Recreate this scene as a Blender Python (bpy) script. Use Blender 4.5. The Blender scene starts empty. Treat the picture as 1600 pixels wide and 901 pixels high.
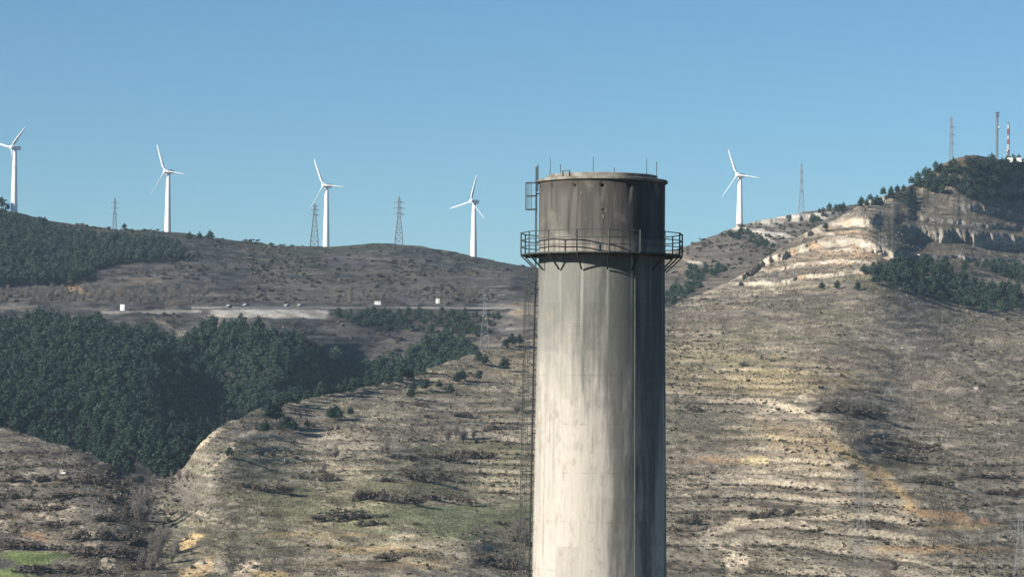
import bpy, math, random
import numpy as np
from mathutils import Vector, Matrix, Euler
random.seed(7)
rng = np.random.default_rng(7)
SC = bpy.context.scene
COL = SC.collection
R = math.radians

# ------------------------------------------------------------------ camera
CAM_H = 45.0                       # eye height above the valley floor
FPX = 4537.0                       # focal length in photograph pixels (1600 wide)
PITCH = math.atan2(169.5, FPX)
ROLL = R(0.5)
cam = bpy.data.cameras.new('camera')
cam.sensor_width = 36.0
cam.lens = 36.0 * FPX / 1600.0
cam.clip_start = 1.0
cam.clip_end = 30000.0
cam_o = bpy.data.objects.new('camera', cam)
COL.objects.link(cam_o)
CAM_R = Euler((math.pi / 2 + PITCH, 0, 0)).to_matrix() @ Matrix.Rotation(ROLL, 3, 'Z')
cam_o.matrix_world = Matrix.Translation((0, 0, CAM_H)) @ CAM_R.to_4x4()
SC.camera = cam_o
CR = np.array(CAM_R)

# ------------------------------------------------------------------ light
SUN_EL, SUN_AZ = R(25), R(240)     # azimuth clockwise from +Y: left, a little behind the camera
S = Vector((math.sin(SUN_AZ) * math.cos(SUN_EL), math.cos(SUN_AZ) * math.cos(SUN_EL), math.sin(SUN_EL)))
world = bpy.data.worlds.new('World')
SC.world = world
world.use_nodes = True
wn = world.node_tree
sky = wn.nodes.new('ShaderNodeTexSky')
sky.sky_type = 'NISHITA'
sky.sun_disc = False
sky.sun_elevation = SUN_EL
sky.sun_rotation = SUN_AZ
sky.altitude = 900
sky.air_density = 1.0
sky.dust_density = 0.0
sky.ozone_density = 5.0
bg = wn.nodes['Background']
tint = wn.nodes.new('ShaderNodeMix'); tint.data_type = 'RGBA'; tint.blend_type = 'MULTIPLY'
tint.inputs[0].default_value = 1.0; tint.inputs[7].default_value = (.84, 1.03, 1.06, 1)   # clear, deep blue winter sky
wn.links.new(sky.outputs[0], tint.inputs[6]); wn.links.new(tint.outputs[2], bg.inputs[0])
bg.inputs[1].default_value = 0.05
sun = bpy.data.lights.new('sun', 'SUN')
sun.energy = 5.0
sun.angle = R(0.5)
sun.color = (1.0, 0.93, 0.82)
sun_o = bpy.data.objects.new('sun', sun)
sun_o.rotation_euler = S.to_track_quat('Z', 'Y').to_euler()
COL.objects.link(sun_o)
SC.view_settings.view_transform = 'Standard'
SC.view_settings.look = 'None'
SC.view_settings.gamma = 1.0
SC.view_settings.exposure = 0.95
SC.view_settings.use_curve_mapping = False

# ------------------------------------------------------------------ helpers
def dirs(x, y):
    """unit-horizontal viewing directions through photograph pixels"""
    x = np.asarray(x, float); y = np.asarray(y, float)
    c = np.stack([(x - 800) / FPX, -(y - 450.5) / FPX, -np.ones_like(x)], -1)
    d = c @ CR.T
    h = np.hypot(d[..., 0], d[..., 1])
    return d / h[..., None]

def at(x, y, r):
    d = dirs(x, y)
    p = d * np.asarray(r, float)[..., None]
    p[..., 2] += CAM_H
    return p

def P(x, y, r):
    return Vector(at(np.array([float(x)]), np.array([float(y)]), np.array([float(r)]))[0])

def tag(o, label=None, cat=None, group=None, kind=None):
    if label: o['label'] = label
    if cat: o['category'] = cat
    if group: o['group'] = group
    if kind: o['kind'] = kind
    return o

def empty(name, loc, rz=0.0):
    o = bpy.data.objects.new(name, None)
    o.location = loc
    o.rotation_euler = (0, 0, rz)
    o.empty_display_size = 0.5
    COL.objects.link(o)
    return o

def link(name, me, parent=None, loc=(0, 0, 0), rot=None):
    o = bpy.data.objects.new(name, me)
    COL.objects.link(o)
    o.location = loc
    if rot is not None: o.rotation_euler = rot
    if parent is not None: o.parent = parent
    return o

def mesh_np(name, V, F, mat=None, attrs=None, smooth=False, uv=None):
    """V (n,3), F (m,k) with k=3 or 4"""
    V = np.asarray(V, np.float32); F = np.asarray(F, np.int32)
    me = bpy.data.meshes.new(name)
    k = F.shape[1]
    me.vertices.add(len(V)); me.vertices.foreach_set('co', V.ravel())
    me.loops.add(F.size); me.loops.foreach_set('vertex_index', F.ravel())
    me.polygons.add(len(F))
    me.polygons.foreach_set('loop_start', np.arange(0, F.size, k, dtype=np.int32))
    me.polygons.foreach_set('loop_total', np.full(len(F), k, np.int32))
    if smooth:
        me.polygons.foreach_set('use_smooth', np.ones(len(F), bool))
    for an, (dom, typ, data) in (attrs or {}).items():
        a = me.attributes.new(an, typ, dom)
        a.data.foreach_set('color' if typ == 'FLOAT_COLOR' else 'value', np.asarray(data, np.float32).ravel())
    if uv is not None:
        l = me.uv_layers.new(name='UVMap')
        l.data.foreach_set('uv', np.asarray(uv, np.float32)[F.ravel()].ravel())
    me.update(calc_edges=True)
    if mat: me.materials.append(mat)
    return me

class MB:
    """collects simple solids into one mesh"""
    def __init__(self): self.v = []; self.f = []
    def add(self, v, f):
        n = len(self.v)
        self.v += [tuple(p) for p in v]
        self.f += [tuple(i + n for i in q) for q in f]
    def box(self, c, s, rz=0.0):
        cx, cy, cz = c; sx, sy, sz = (q / 2 for q in s)
        ca, sa = math.cos(rz), math.sin(rz)
        v = []
        for z in (-sz, sz):
            for x, y in ((-sx, -sy), (sx, -sy), (sx, sy), (-sx, sy)):
                v.append((cx + x * ca - y * sa, cy + x * sa + y * ca, cz + z))
        self.add(v, [(3, 2, 1, 0), (4, 5, 6, 7), (0, 1, 5, 4), (1, 2, 6, 5), (2, 3, 7, 6), (3, 0, 4, 7)])
    def bar(self, a, b, r, n=4, r2=None):
        a = Vector(a); b = Vector(b); r2 = r if r2 is None else r2
        d = (b - a).normalized()
        u = d.orthogonal().normalized() if abs(d.z) > .99 else d.cross(Vector((0, 0, 1))).normalized()
        w = d.cross(u)
        v = []
        for p, rr in ((a, r), (b, r2)):
            for i in range(n):
                t = 2 * math.pi * (i + .5) / n
                v.append(p + (u * math.cos(t) + w * math.sin(t)) * rr)
        f = [(i, (i + 1) % n, n + (i + 1) % n, n + i) for i in range(n)]
        f += [tuple(range(n - 1, -1, -1)), tuple(range(n, 2 * n))]
        self.add(v, f)
    def lathe(self, prof, n=64, a0=0.0, a1=2 * math.pi):
        full = abs(a1 - a0 - 2 * math.pi) < 1e-6
        m = n if full else n + 1
        v = []
        for r, z in prof:
            for i in range(m):
                t = a0 + (a1 - a0) * i / n
                v.append((r * math.cos(t), r * math.sin(t), z))
        f = []
        for j in range(len(prof) - 1):
            for i in range(n):
                k = (i + 1) % m
                f.append((j * m + i, j * m + k, (j + 1) * m + k, (j + 1) * m + i))
        self.add(v, f)
    def mesh(self, name, mat, smooth=False):
        me = bpy.data.meshes.new(name)
        me.from_pydata(self.v, [], self.f)
        if smooth: me.polygons.foreach_set('use_smooth', [True] * len(me.polygons))
        me.update()
        if mat: me.materials.append(mat)
        return me
    def build(self, name, mat, parent=None, smooth=False):
        return link(name, self.mesh(name, mat, smooth), parent)

# ---- numpy noise
def vnoise(x, y, seed=0):
    xi = np.floor(x).astype(np.int64); yi = np.floor(y).astype(np.int64)
    fx = x - xi; fy = y - yi
    ux = fx * fx * fx * (fx * (fx * 6 - 15) + 10); uy = fy * fy * fy * (fy * (fy * 6 - 15) + 10)
    def h(i, j):
        n = (i * 374761393 + j * 668265263 + seed * 1442695041) & 0xFFFFFFFF
        n = ((n ^ (n >> 13)) * 1274126177) & 0xFFFFFFFF
        return ((n ^ (n >> 16)) & 0xFFFF) / 32767.5 - 1
    a = h(xi, yi); b = h(xi + 1, yi); c = h(xi, yi + 1); d = h(xi + 1, yi + 1)
    return (a * (1 - ux) + b * ux) * (1 - uy) + (c * (1 - ux) + d * ux) * uy

def fbm(x, y, scale, octv=4, seed=0, gain=.5):
    s = np.zeros(np.broadcast(x, y).shape); amp = 1.0; tot = 0.0
    ca, sa = math.cos(.6), math.sin(.6)
    X = x / scale; Y = y / scale
    for o in range(octv):
        s = s + amp * vnoise(X + 17.3 * o, Y - 9.1 * o, seed + o); tot += amp
        X, Y = (X * ca - Y * sa) * 2.03, (X * sa + Y * ca) * 2.03
        amp *= gain
    return s / tot * 1.6

def sstep(a, b, x):
    t = np.clip((x - a) / (b - a), 0, 1)
    return t * t * (3 - 2 * t)

def gsm(a, s):
    k = np.exp(-.5 * (np.arange(-3 * s, 3 * s + 1) / s) ** 2); k /= k.sum()
    p = np.pad(a, int(3 * s), mode='edge')
    return np.convolve(p, k, 'valid')

def tps(pts, vals, X, Y, lam=1e-3):
    p = np.asarray(pts, float) / 400.0; v = np.asarray(vals, float)
    def U(r2): return np.where(r2 > 1e-12, r2 * np.log(np.maximum(r2, 1e-12)), 0)
    n = len(p)
    d2 = ((p[:, None] - p[None]) ** 2).sum(-1)
    A = np.zeros((n + 3, n + 3)); A[:n, :n] = U(d2) + lam * np.eye(n)
    A[:n, n] = 1; A[:n, n + 1:] = p; A[n, :n] = 1; A[n + 1:, :n] = p.T
    c = np.linalg.solve(A, np.concatenate([v, np.zeros(3)]))
    x = X / 400.0; y = Y / 400.0
    out = c[n] + c[n + 1] * x + c[n + 2] * y
    for i in range(n):
        out = out + c[i] * U((x - p[i, 0]) ** 2 + (y - p[i, 1]) ** 2)
    return out

# ---- materials
def mat_new(name, rough=.9, spec=.15, metal=0.0, color=None):
    m = bpy.data.materials.new(name); m.use_nodes = True
    b = m.node_tree.nodes['Principled BSDF']
    b.inputs['Roughness'].default_value = rough
    b.inputs['Specular IOR Level'].default_value = spec
    b.inputs['Metallic'].default_value = metal
    if color: b.inputs['Base Color'].default_value = (*color, 1)
    return m, m.node_tree, b

def N(nt, typ, **kw):
    n = nt.nodes.new(typ)
    for k, v in kw.items(): setattr(n, k, v)
    return n

def math_n(nt, op, a, b=None, c=None, clamp=False):
    n = nt.nodes.new('ShaderNodeMath'); n.operation = op; n.use_clamp = clamp
    for i, q in enumerate((a, b, c)):
        if q is None: continue
        if isinstance(q, (int, float)): n.inputs[i].default_value = q
        else: nt.links.new(q, n.inputs[i])
    return n.outputs[0]

def noise_n(nt, vec, scale, detail=4, rough=.55):
    n = nt.nodes.new('ShaderNodeTexNoise')
    n.inputs['Scale'].default_value = scale; n.inputs['Detail'].default_value = detail
    n.inputs['Roughness'].default_value = rough
    nt.links.new(vec, n.inputs['Vector'])
    return n.outputs['Fac']

def ramp_n(nt, fac, a, b, lo=0.0, hi=1.0):
    n = nt.nodes.new('ShaderNodeMapRange'); n.clamp = True; n.interpolation_type = 'SMOOTHSTEP'
    nt.links.new(fac, n.inputs[0])
    n.inputs[1].default_value = a; n.inputs[2].default_value = b
    n.inputs[3].default_value = lo; n.inputs[4].default_value = hi
    return n.outputs[0]

def mix_n(nt, fac, a, b, mode='MIX'):
    n = nt.nodes.new('ShaderNodeMix'); n.data_type = 'RGBA'; n.blend_type = mode
    if isinstance(fac, (int, float)): n.inputs[0].default_value = fac
    else: nt.links.new(fac, n.inputs[0])
    for i, q in ((6, a), (7, b)):
        if isinstance(q, tuple): n.inputs[i].default_value = (*q, 1)
        else: nt.links.new(q, n.inputs[i])
    return n.outputs[2]

def mapped(nt, src, scale):
    n = nt.nodes.new('ShaderNodeMapping'); n.inputs['Scale'].default_value = scale
    nt.links.new(src, n.inputs['Vector'])
    return n.outputs[0]

def noisy(name, c1, c2, scale, rough=.8, spec=.2, metal=0.0, bump=0.0):
    m, nt, b = mat_new(name, rough, spec, metal)
    tc = N(nt, 'ShaderNodeTexCoord').outputs['Object']
    f = noise_n(nt, tc, scale, 5, .6)
    nt.links.new(mix_n(nt, ramp_n(nt, f, .35, .65), c1, c2), b.inputs['Base Color'])
    if bump:
        bn = N(nt, 'ShaderNodeBump'); bn.inputs['Strength'].default_value = bump
        nt.links.new(f, bn.inputs['Height']); nt.links.new(bn.outputs[0], b.inputs['Normal'])
    return m

def terrain_mat():
    m, nt, b = mat_new('hillside_ground', .95, .05)
    g = N(nt, 'ShaderNodeNewGeometry').outputs['Position']
    a = N(nt, 'ShaderNodeAttribute'); a.attribute_name = 'cover'
    f1 = noise_n(nt, mapped(nt, g, (1.7, .34, 1.6)), 1.0, 6, .7)
    f2 = noise_n(nt, mapped(nt, g, (.20, .05, .5)), 1.0, 4, .6)
    k = math_n(nt, 'MULTIPLY', ramp_n(nt, f1, .30, .70, .45, 1.55), ramp_n(nt, f2, .3, .7, .78, 1.22))
    vm = N(nt, 'ShaderNodeVectorMath', operation='SCALE')
    nt.links.new(a.outputs['Color'], vm.inputs[0]); nt.links.new(k, vm.inputs['Scale'])
    nt.links.new(vm.outputs[0], b.inputs['Base Color'])
    bn = N(nt, 'ShaderNodeBump'); bn.inputs['Strength'].default_value = .6; bn.inputs['Distance'].default_value = .8
    nt.links.new(f1, bn.inputs['Height']); nt.links.new(bn.outputs[0], b.inputs['Normal'])
    return m
M_TERR = terrain_mat()

def leaf_mat(name, c1, c2, trans=0.0):
    m, nt, b = mat_new(name, .85, .1)
    a = N(nt, 'ShaderNodeAttribute'); a.attribute_name = 'tint'
    oi = N(nt, 'ShaderNodeObjectInfo').outputs['Random']
    f = math_n(nt, 'ADD', math_n(nt, 'MULTIPLY', a.outputs['Fac'], .55), math_n(nt, 'MULTIPLY', oi, .45))
    nt.links.new(mix_n(nt, f, c1, c2), b.inputs['Base Color'])
    return m
M_PINE = leaf_mat('pine_needles', (.008, .019, .016), (.032, .053, .036))
M_BARK = noisy('pine_bark', (.07, .05, .04), (.12, .09, .07), 3)
M_SHRUB = leaf_mat('shrub_leaves', (.055, .050, .039), (.125, .110, .084))
M_TWIG = leaf_mat('bare_twigs', (.13, .115, .10), (.23, .205, .175))
M_BRAMBLE = leaf_mat('bramble_leaves', (.055, .046, .040), (.115, .098, .080))
M_STEEL = noisy('painted_steel_dark', (.020, .026, .026), (.05, .056, .052), 6, .6, .35)
M_GALV = noisy('galvanised_steel', (.30, .33, .36), (.42, .45, .47), 2, .5, .5, .3)
M_PALEPYL = noisy('pale_pylon_steel', (.20, .23, .27), (.26, .29, .33), 2, .6, .3)
M_PYL = noisy('weathered_pylon_steel', (.13, .15, .17), (.19, .21, .23), 2, .6, .3)
M_WHITE = noisy('white_tower_paint', (.78, .78, .77), (.82, .82, .81), .3, .45, .4)
M_WALLW = noisy('whitewash', (.70, .70, .68), (.82, .82, .80), 1.0, .85, .2)
M_ROOF = noisy('metal_roof', (.45, .45, .44), (.6, .6, .58), 1.5, .6, .3)
M_RED = noisy('red_mast_paint', (.40, .05, .04), (.5, .08, .06), 1, .5, .3)
M_DARK = noisy('dark_opening', (.02, .02, .02), (.04, .04, .04), 2)
M_ROCK = noisy('pale_limestone', (.26, .22, .17), (.36, .32, .25), .8, .9, .1, bump=.5)

# ------------------------------------------------------------------ terrain
def crest_line(xs, pts, s=6):
    p = np.array(pts, float)
    g = np.arange(-800, 2401, 2.0)
    y = gsm(np.interp(g, p[:, 0], p[:, 1]), s)
    return np.interp(xs, g, y)

XS = np.concatenate([np.linspace(-800, -80, 40)[:-1], np.arange(-80, 1680.1, 2.0), np.linspace(1680, 2400, 40)[1:]])
NX = len(XS)

# front layer: the left spur, the gully, the centre spur and the big right hill
A_CREST = [(-800, 610, 1060), (-150, 640, 1020), (0, 666, 990), (80, 688, 975), (150, 712, 960), (200, 735, 955), (230, 746, 958), (262, 748, 962),
           (288, 736, 935), (310, 692, 885), (335, 672, 900), (360, 656, 920), (420, 636, 965), (540, 609, 1030), (640, 586, 1090), (700, 566, 1130),
           (760, 546, 1180), (830, 530, 1230), (940, 505, 1290), (1040, 483, 1350), (1100, 457, 1390), (1170, 424, 1430), (1200, 398, 1455),
           (1270, 356, 1490), (1310, 340, 1510), (1345, 317, 1535), (1390, 303, 1560), (1430, 286, 1590), (1470, 258, 1610), (1500, 243, 1620),
           (1525, 243, 1630), (1560, 249, 1650), (1600, 252, 1670), (1700, 272, 1720), (1900, 330, 1800), (2400, 420, 1900)]
A_PTS = [(600, 700, 905), (830, 700, 930), (830, 620, 1065), (600, 800, 795), (730, 830, 765), (730, 790, 830), (450, 750, 845), (350, 760, 820), (330, 720, 850), (480, 680, 930),
         (285, 780, 848), (262, 800, 838), (235, 800, 840), (262, 860, 768), (200, 780, 855), (225, 775, 890), (150, 780, 835), (150, 740, 900), (0, 780, 850), (0, 720, 920), (100, 850, 775), (0, 850, 775),
         (262, 770, 890), (300, 740, 868),
         (1280, 420, 1378), (1385, 420, 1345), (1450, 420, 1410), (1600, 420, 1515), (1300, 352, 1488), (1352, 350, 1464), (1374, 382, 1408), (1430, 352, 1540), (1600, 352, 1620),
         (1700, 420, 1560), (1500, 300, 1590), (1600, 300, 1645),
         (1200, 700, 945), (1330, 700, 905), (1400, 700, 955), (1600, 700, 985), (1300, 790, 822), (1430, 790, 803), (1520, 790, 832), (1250, 645, 990), (1320, 640, 1010),
         (1040, 700, 940), (1040, 600, 1090), (1400, 600, 1120), (1600, 600, 1160), (1040, 540, 1230), (1200, 500, 1265), (1400, 500, 1245), (1600, 500, 1340),
         (-150, 780, 850), (1800, 700, 1000), (1800, 500, 1380), (-700, 780, 850), (2300, 700, 1000), (2300, 550, 1400)]
for xx in range(-800, 2401, 200):
    A_PTS += [(xx, 925, 669), (xx, 900, 712)]
# cliff bands: polyline, half thickness
CLIFFS = [([(1258, 366), (1300, 352), (1345, 348), (1372, 354)], 5.5), ([(1160, 431), (1195, 409), (1250, 388), (1300, 379), (1345, 378), (1400, 402)], 6),
          ([(1150, 443), (1215, 442), (1260, 431), (1310, 426), (1390, 424)], 3), ([(1290, 342), (1340, 320), (1392, 309)], 3.5),
          ([(1420, 362), (1490, 368), (1545, 372), (1600, 380), (1700, 388)], 11), ([(1510, 322), (1600, 336), (1680, 340)], 5),
          ([(1225, 418), (1300, 405), (1385, 412)], 2.0), ([(1290, 392), (1340, 390), (1390, 398)], 2.0), ([(1230, 396), (1290, 372), (1340, 368), (1385, 382)], 1.8), ([(1430, 340), (1500, 346), (1600, 356)], 3.5), ([(1420, 398), (1500, 402), (1600, 408)], 3.0), ([(1270, 366), (1340, 362), (1380, 372)], 2.2), ([(1200, 424), (1260, 410)], 2.0)]

def poly_d(X, Y, pl):
    best = np.full(X.shape, 1e9)
    for (x0, y0), (x1, y1) in zip(pl[:-1], pl[1:]):
        dx, dy = x1 - x0, y1 - y0
        t = np.clip(((X - x0) * dx + (Y - y0) * dy) / (dx * dx + dy * dy), 0, 1)
        best = np.minimum(best, np.hypot(X - x0 - t * dx, Y - y0 - t * dy))
    return best

def band(X, Y, pl, th):
    """signed height above a cliff line, end fade, and a 0..1 mask of the wall itself"""
    p = np.array(pl, float)
    d = np.interp(X, p[:, 0], p[:, 1]) - Y
    e = 14.0
    X = X + 16 * fbm(Y, X * .15, 22, 3, 79)
    fade = sstep(p[0, 0] - e, p[0, 0] + e, X) * (1 - sstep(p[-1, 0] - e, p[-1, 0] + e, X))
    return d, fade, (1 - sstep(th * .8, th * 1.25, np.abs(d))) * fade

def make_layer(ycrest, ybot, rpts, nrow, cliffs):
    v = np.linspace(0, 1, nrow)
    X = np.repeat(XS[None], nrow, 0)
    Y = ybot[None] + (ycrest - ybot)[None] * v[:, None]
    r = tps([p[:2] for p in rpts], [p[2] for p in rpts], X, Y)
    dr = np.diff(r, axis=0)
    dr = np.maximum(dr, .12 * np.abs(np.diff(Y, axis=0)))
    r = np.concatenate([r[:1], r[:1] + np.cumsum(dr, 0)], 0)
    k = np.gradient(r, axis=0) / np.maximum(-np.gradient(Y, axis=0), .01)      # metres of depth per pixel row
    jit = 2.5 * fbm(X, Y * .3, 14, 3, 77)
    off = np.zeros_like(r)
    for pl, th in cliffs:
        d, fade, _ = band(X, Y + jit, pl, th)
        off += -.93 * k * np.clip(d, -th, th) * np.exp(-(np.maximum(np.abs(d) - th, 0) / (th * 2.6)) ** 2) * fade
    r = r + off
    dr = np.maximum(np.diff(r, axis=0), .02 * np.abs(np.diff(Y, axis=0)))
    r = np.concatenate([r[:1], r[:1] + np.cumsum(dr, 0)], 0)
    return X, Y, r

yA = crest_line(XS, [p[:2] for p in A_CREST])
yA = yA + 1.5 * fbm(XS, XS * 0, 30, 4, 5) + 3.5 * fbm(XS, XS * 0, 22, 4, 6) * sstep(440, 390, XS) * sstep(290, 312, XS)
rptsA = A_PTS + [(p[0], p[1], p[2]) for p in A_CREST]
XA, YA, RA = make_layer(yA, np.full(NX, 925.0), rptsA, 330, CLIFFS)

B_CREST = [(-800, 330, 2050), (-100, 318, 2000), (0, 325, 2000), (50, 338, 2000), (100, 348, 2000), (160, 355, 2000), (262, 361, 2000), (330, 369, 2000), (380, 377, 2000), (440, 383, 2000),
           (510, 384, 2000), (580, 380, 2000), (640, 381, 1990), (700, 391, 1970), (740, 400, 1950), (780, 408, 1930), (820, 416, 1900), (880, 424, 1870), (960, 420, 1850), (1040, 396, 1850),
           (1090, 376, 1870), (1130, 362, 1880), (1156, 353, 1890), (1200, 341, 1900), (1250, 332, 1910), (1310, 322, 1930), (1345, 318, 1940), (1400, 318, 1950), (1500, 322, 1960), (1600, 330, 1980), (2400, 400, 2050)]
B_PTS = [(0, 660, 1140), (0, 720, 1095), (150, 705, 1085), (200, 740, 985), (262, 752, 966), (262, 800, 955), (310, 705, 1130), (290, 725, 1040), (0, 575, 1290), (150, 575, 1290), (150, 640, 1160), (210, 660, 1120), (265, 660, 1215), (330, 655, 1310), (330, 580, 1370), (420, 632, 1310),
         (0, 490, 1490), (200, 490, 1490), (350, 490, 1490), (550, 492, 1500), (440, 560, 1350), (500, 575, 1385), (550, 590, 1430), (570, 600, 1420), (640, 575, 1430), (700, 552, 1455), (780, 524, 1470), (690, 525, 1480),
         (830, 500, 1450), (940, 485, 1470), (1040, 468, 1490), (1100, 440, 1590), (1060, 430, 1660), (1170, 410, 1640), (1200, 390, 1710), (1270, 350, 1830),
         (0, 478, 1545), (300, 478, 1545), (520, 478, 1545), (700, 478, 1545), (830, 475, 1545), (0, 420, 1690), (300, 430, 1690), (500, 430, 1720), (800, 440, 1680), (940, 450, 1660),
         (-150, 575, 1290), (-150, 480, 1540), (-700, 575, 1290), (-700, 480, 1540), (1500, 380, 1800), (2300, 450, 1850)]
yB = crest_line(XS, [p[:2] for p in B_CREST]) + 1.0 * fbm(XS, XS * 0, 40, 4, 15)
bot_off = np.interp(XS, [-800, 150, 200, 240, 262, 285, 310, 360, 2400], [50, 50, 30, 14, 8, 22, 55, 55, 55])
yAc = crest_line(XS, [p[:2] for p in A_CREST])
yBb = np.maximum(yAc, yB + 30) + bot_off
CLIFFS_B = [([(1150, 354), (1185, 363), (1245, 367)], 3.5), ([(1180, 348), (1240, 341), (1300, 338)], 5), ([(1160, 360), (1215, 378)], 2.5), ([(1060, 400), (1110, 418)], 2)]
XB, YB, RB = make_layer(yB, yBb, B_PTS + list(B_CREST), 200, CLIFFS_B)
_rAc = np.interp(XS, [p[0] for p in A_CREST], [p[2] for p in A_CREST])
RB = np.maximum(RB, _rAc[None] + 5 + 45 * sstep(0, 60, np.abs(XS - 255))[None] + (yBb[None] - YB) * .3)

TERR_H = 3.2
def finish(X, Y, Rr, seed, terr, amp, flute=None):
    """pixels and distance -> world points with terraces and small relief"""
    p = at(X, Y, Rr)
    x, y, z = p[..., 0], p[..., 1], p[..., 2]
    wob = 2.0 * fbm(x, y, 140, 2, seed) + .45 * fbm(x, y, 28, 3, seed + 9)
    q = (z + wob) / TERR_H
    fl = np.floor(q); fr = q - fl
    st = fl + sstep(.62, 1.0, fr)
    riser = sstep(.6, .75, fr) * (1 - sstep(.93, 1.0, fr))
    tm = terr * sstep(-1.0, .25, fbm(x, y, 90, 3, seed + 20))
    z2 = z + tm * (st - q) * TERR_H * .33
    z2 = z2 + amp * (.26 * fbm(x, y, 30, 3, seed + 30) + .16 * fbm(x, y, 7.0, 3, seed + 40)) * sstep(2, 14, z)
    p[..., 2] = z2
    if flute is not None:
        d = dirs(X, Y)
        lat = X * Rr / FPX
        fn = 1.3 * fbm(lat, z * .12, 7.0, 4, seed + 50) + .9 * np.abs(fbm(lat, z * .2, 2.8, 3, seed + 51))
        p[..., 0] -= d[..., 0] * flute * fn * 2.2; p[..., 1] -= d[..., 1] * flute * fn * 2.2
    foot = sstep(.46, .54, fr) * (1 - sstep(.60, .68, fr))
    return p, riser * tm, z, foot * tm

clm = np.zeros_like(XA)
jitA = 2.5 * fbm(XA, YA * .3, 14, 3, 77); jitB = 2.5 * fbm(XB, YB * .3, 14, 3, 77)
for pl, th in CLIFFS:
    clm = np.maximum(clm, band(XA, YA + jitA, pl, th)[2])
terrA = np.where(XA < 1000, .9, 1.0) * (1 - clm) * (1 - .95 * np.exp(-((XA - 300) / 70) ** 4) * (XA > 225)) * (1 - .75 * sstep(460, 410, YA)) * (1 - .8 * np.exp(-((XA - 720) / 130) ** 2 - ((YA - 812) / 26) ** 2))
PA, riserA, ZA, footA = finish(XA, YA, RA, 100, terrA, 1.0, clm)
clmB = np.zeros_like(XB)
for pl, th in CLIFFS_B: clmB = np.maximum(clmB, band(XB, YB + jitB, pl, th)[2])
bed = 1 - sstep(6, 12, np.abs(YB - 482)) * 1
PB, riserB, ZB, footB = finish(XB, YB, RB, 300, .8 * (1 - clmB) * (1 - bed) * sstep(720, 640, YB), .8, clmB * .6)

def inpoly(x, y, poly):
    c = np.zeros(x.shape, bool); n = len(poly); j = n - 1
    for i in range(n):
        xi, yi = poly[i]; xj, yj = poly[j]
        if yi != yj:
            c ^= ((yi > y) != (yj > y)) & (x < (xj - xi) * (y - yi) / (yj - yi) + xi)
        j = i
    return c

F_MID = [(-60, 506), (60, 510), (140, 508), (235, 520), (270, 548), (295, 545), (310, 518), (370, 516), (440, 530), (500, 556), (560, 574), (606, 590), (606, 615), (560, 630), (470, 650), (420, 655), (350, 690), (318, 730), (312, 760), (262, 752), (235, 750), (170, 760), (80, 740), (-60, 720)]
F_UP = [(-80, 335), (0, 340), (60, 356), (150, 374), (255, 380), (282, 392), (288, 408), (215, 412), (150, 425), (148, 440), (80, 446), (-80, 448)]

# ---- ground cover painted at the vertices: soil, grass, rock, scrub, plus shade along the terrace feet
def blend(C, m, col):
    return C + (np.array(col) - C) * np.clip(m, 0, 1)[..., None]

def blobs(C, X, Y, items, wx):
    for cx, cy, rx, ry, ang, col, s in items:
        ca, sa = math.cos(R(ang)), math.sin(R(ang))
        dx = X - cx; dy = Y - cy
        u = (dx * ca + dy * sa) / rx; v = (-dx * sa + dy * ca) / ry
        d = np.sqrt(u * u + v * v) + .8 * wx
        C = blend(C, s * (1 - sstep(.55, 1.15, d)), col)
    return C

GRASS = (.155, .172, .100); GRASS2 = (.175, .175, .105); OCHRE = (.42, .32, .17); PALE = (.45, .40, .31); CREAM = (.62, .54, .40)
TAN = (.285, .245, .18); SCRUB = (.165, .152, .13); MAUVE = (.15, .13, .12); DARK = (.06, .055, .042); LIME = (.47, .43, .36); ORANGE = (.48, .30, .15); GREY = (.205, .192, .17)

xa, ya = PA[..., 0], PA[..., 1]
lat = XA * RA / FPX
n1 = fbm(xa, ya, 60, 5, 1); n2 = fbm(lat, ZA * 3.0, 14, 4, 2); n3 = fbm(lat, ZA * 4.5, 4.0, 3, 3); n4 = fbm(lat, ZA * 5, 40, 4, 4)
CA = np.zeros(XA.shape + (3,)) + np.array(SCRUB)
CA = blend(CA, .7 * sstep(0, .7, n1), GREY)
CA = blend(CA, .75 * sstep(.0, .7, n4), TAN)
CA = blend(CA, .45 * sstep(1040, 1060, XA) * sstep(1480, 1330, XA) * sstep(470, 520, YA), (.275, .24, .185))
CA = blend(CA, .40 * sstep(1380, 1480, XA) * sstep(470, 520, YA), (.215, .195, .15))
CA = blend(CA, .40 * (XA < 850) * sstep(720, 660, YA), (.27, .245, .20))
CA = blend(CA, .55 * sstep(1030, 1060, XA) * sstep(760, 830, YA), (.155, .15, .115))
CA = blend(CA, .60 * sstep(290, 230, XA) * sstep(650, 700, YA), (.13, .12, .11))
CA = blend(CA, .6 * sstep(.15, .8, -n4) * (XA > 250), GRASS2)
CA = blend(CA, .6 * sstep(680, 740, YA) * sstep(900, 840, YA) * sstep(330, 400, XA) * sstep(860, 820, XA), GRASS2)
lit = (XA > 1030) & (XA < 1460)
CA = blend(CA, .55 * sstep(-.1, .6, n2) * np.clip(lit + .4, 0, 1) * sstep(500, 560, YA), TAN)
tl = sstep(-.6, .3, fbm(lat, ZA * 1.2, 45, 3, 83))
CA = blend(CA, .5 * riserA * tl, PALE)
CA = blend(CA, .85 * footA * tl, DARK)  # dark line at riser feet: brush plus shade painted into the colour
CA = blend(CA, .5 * sstep(.35, .8, n3), PALE)
CA = blend(CA, .5 * sstep(.3, .7, -n3), DARK)
spk = fbm(lat, ZA * 3.0, 1.5, 2, 84)
CA = blend(CA, .5 * sstep(.75, 1.0, spk) * sstep(-.2, .4, n1 + n2), CREAM)
CA = blend(CA, .6 * sstep(.7, 1.0, -spk), DARK)
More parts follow.
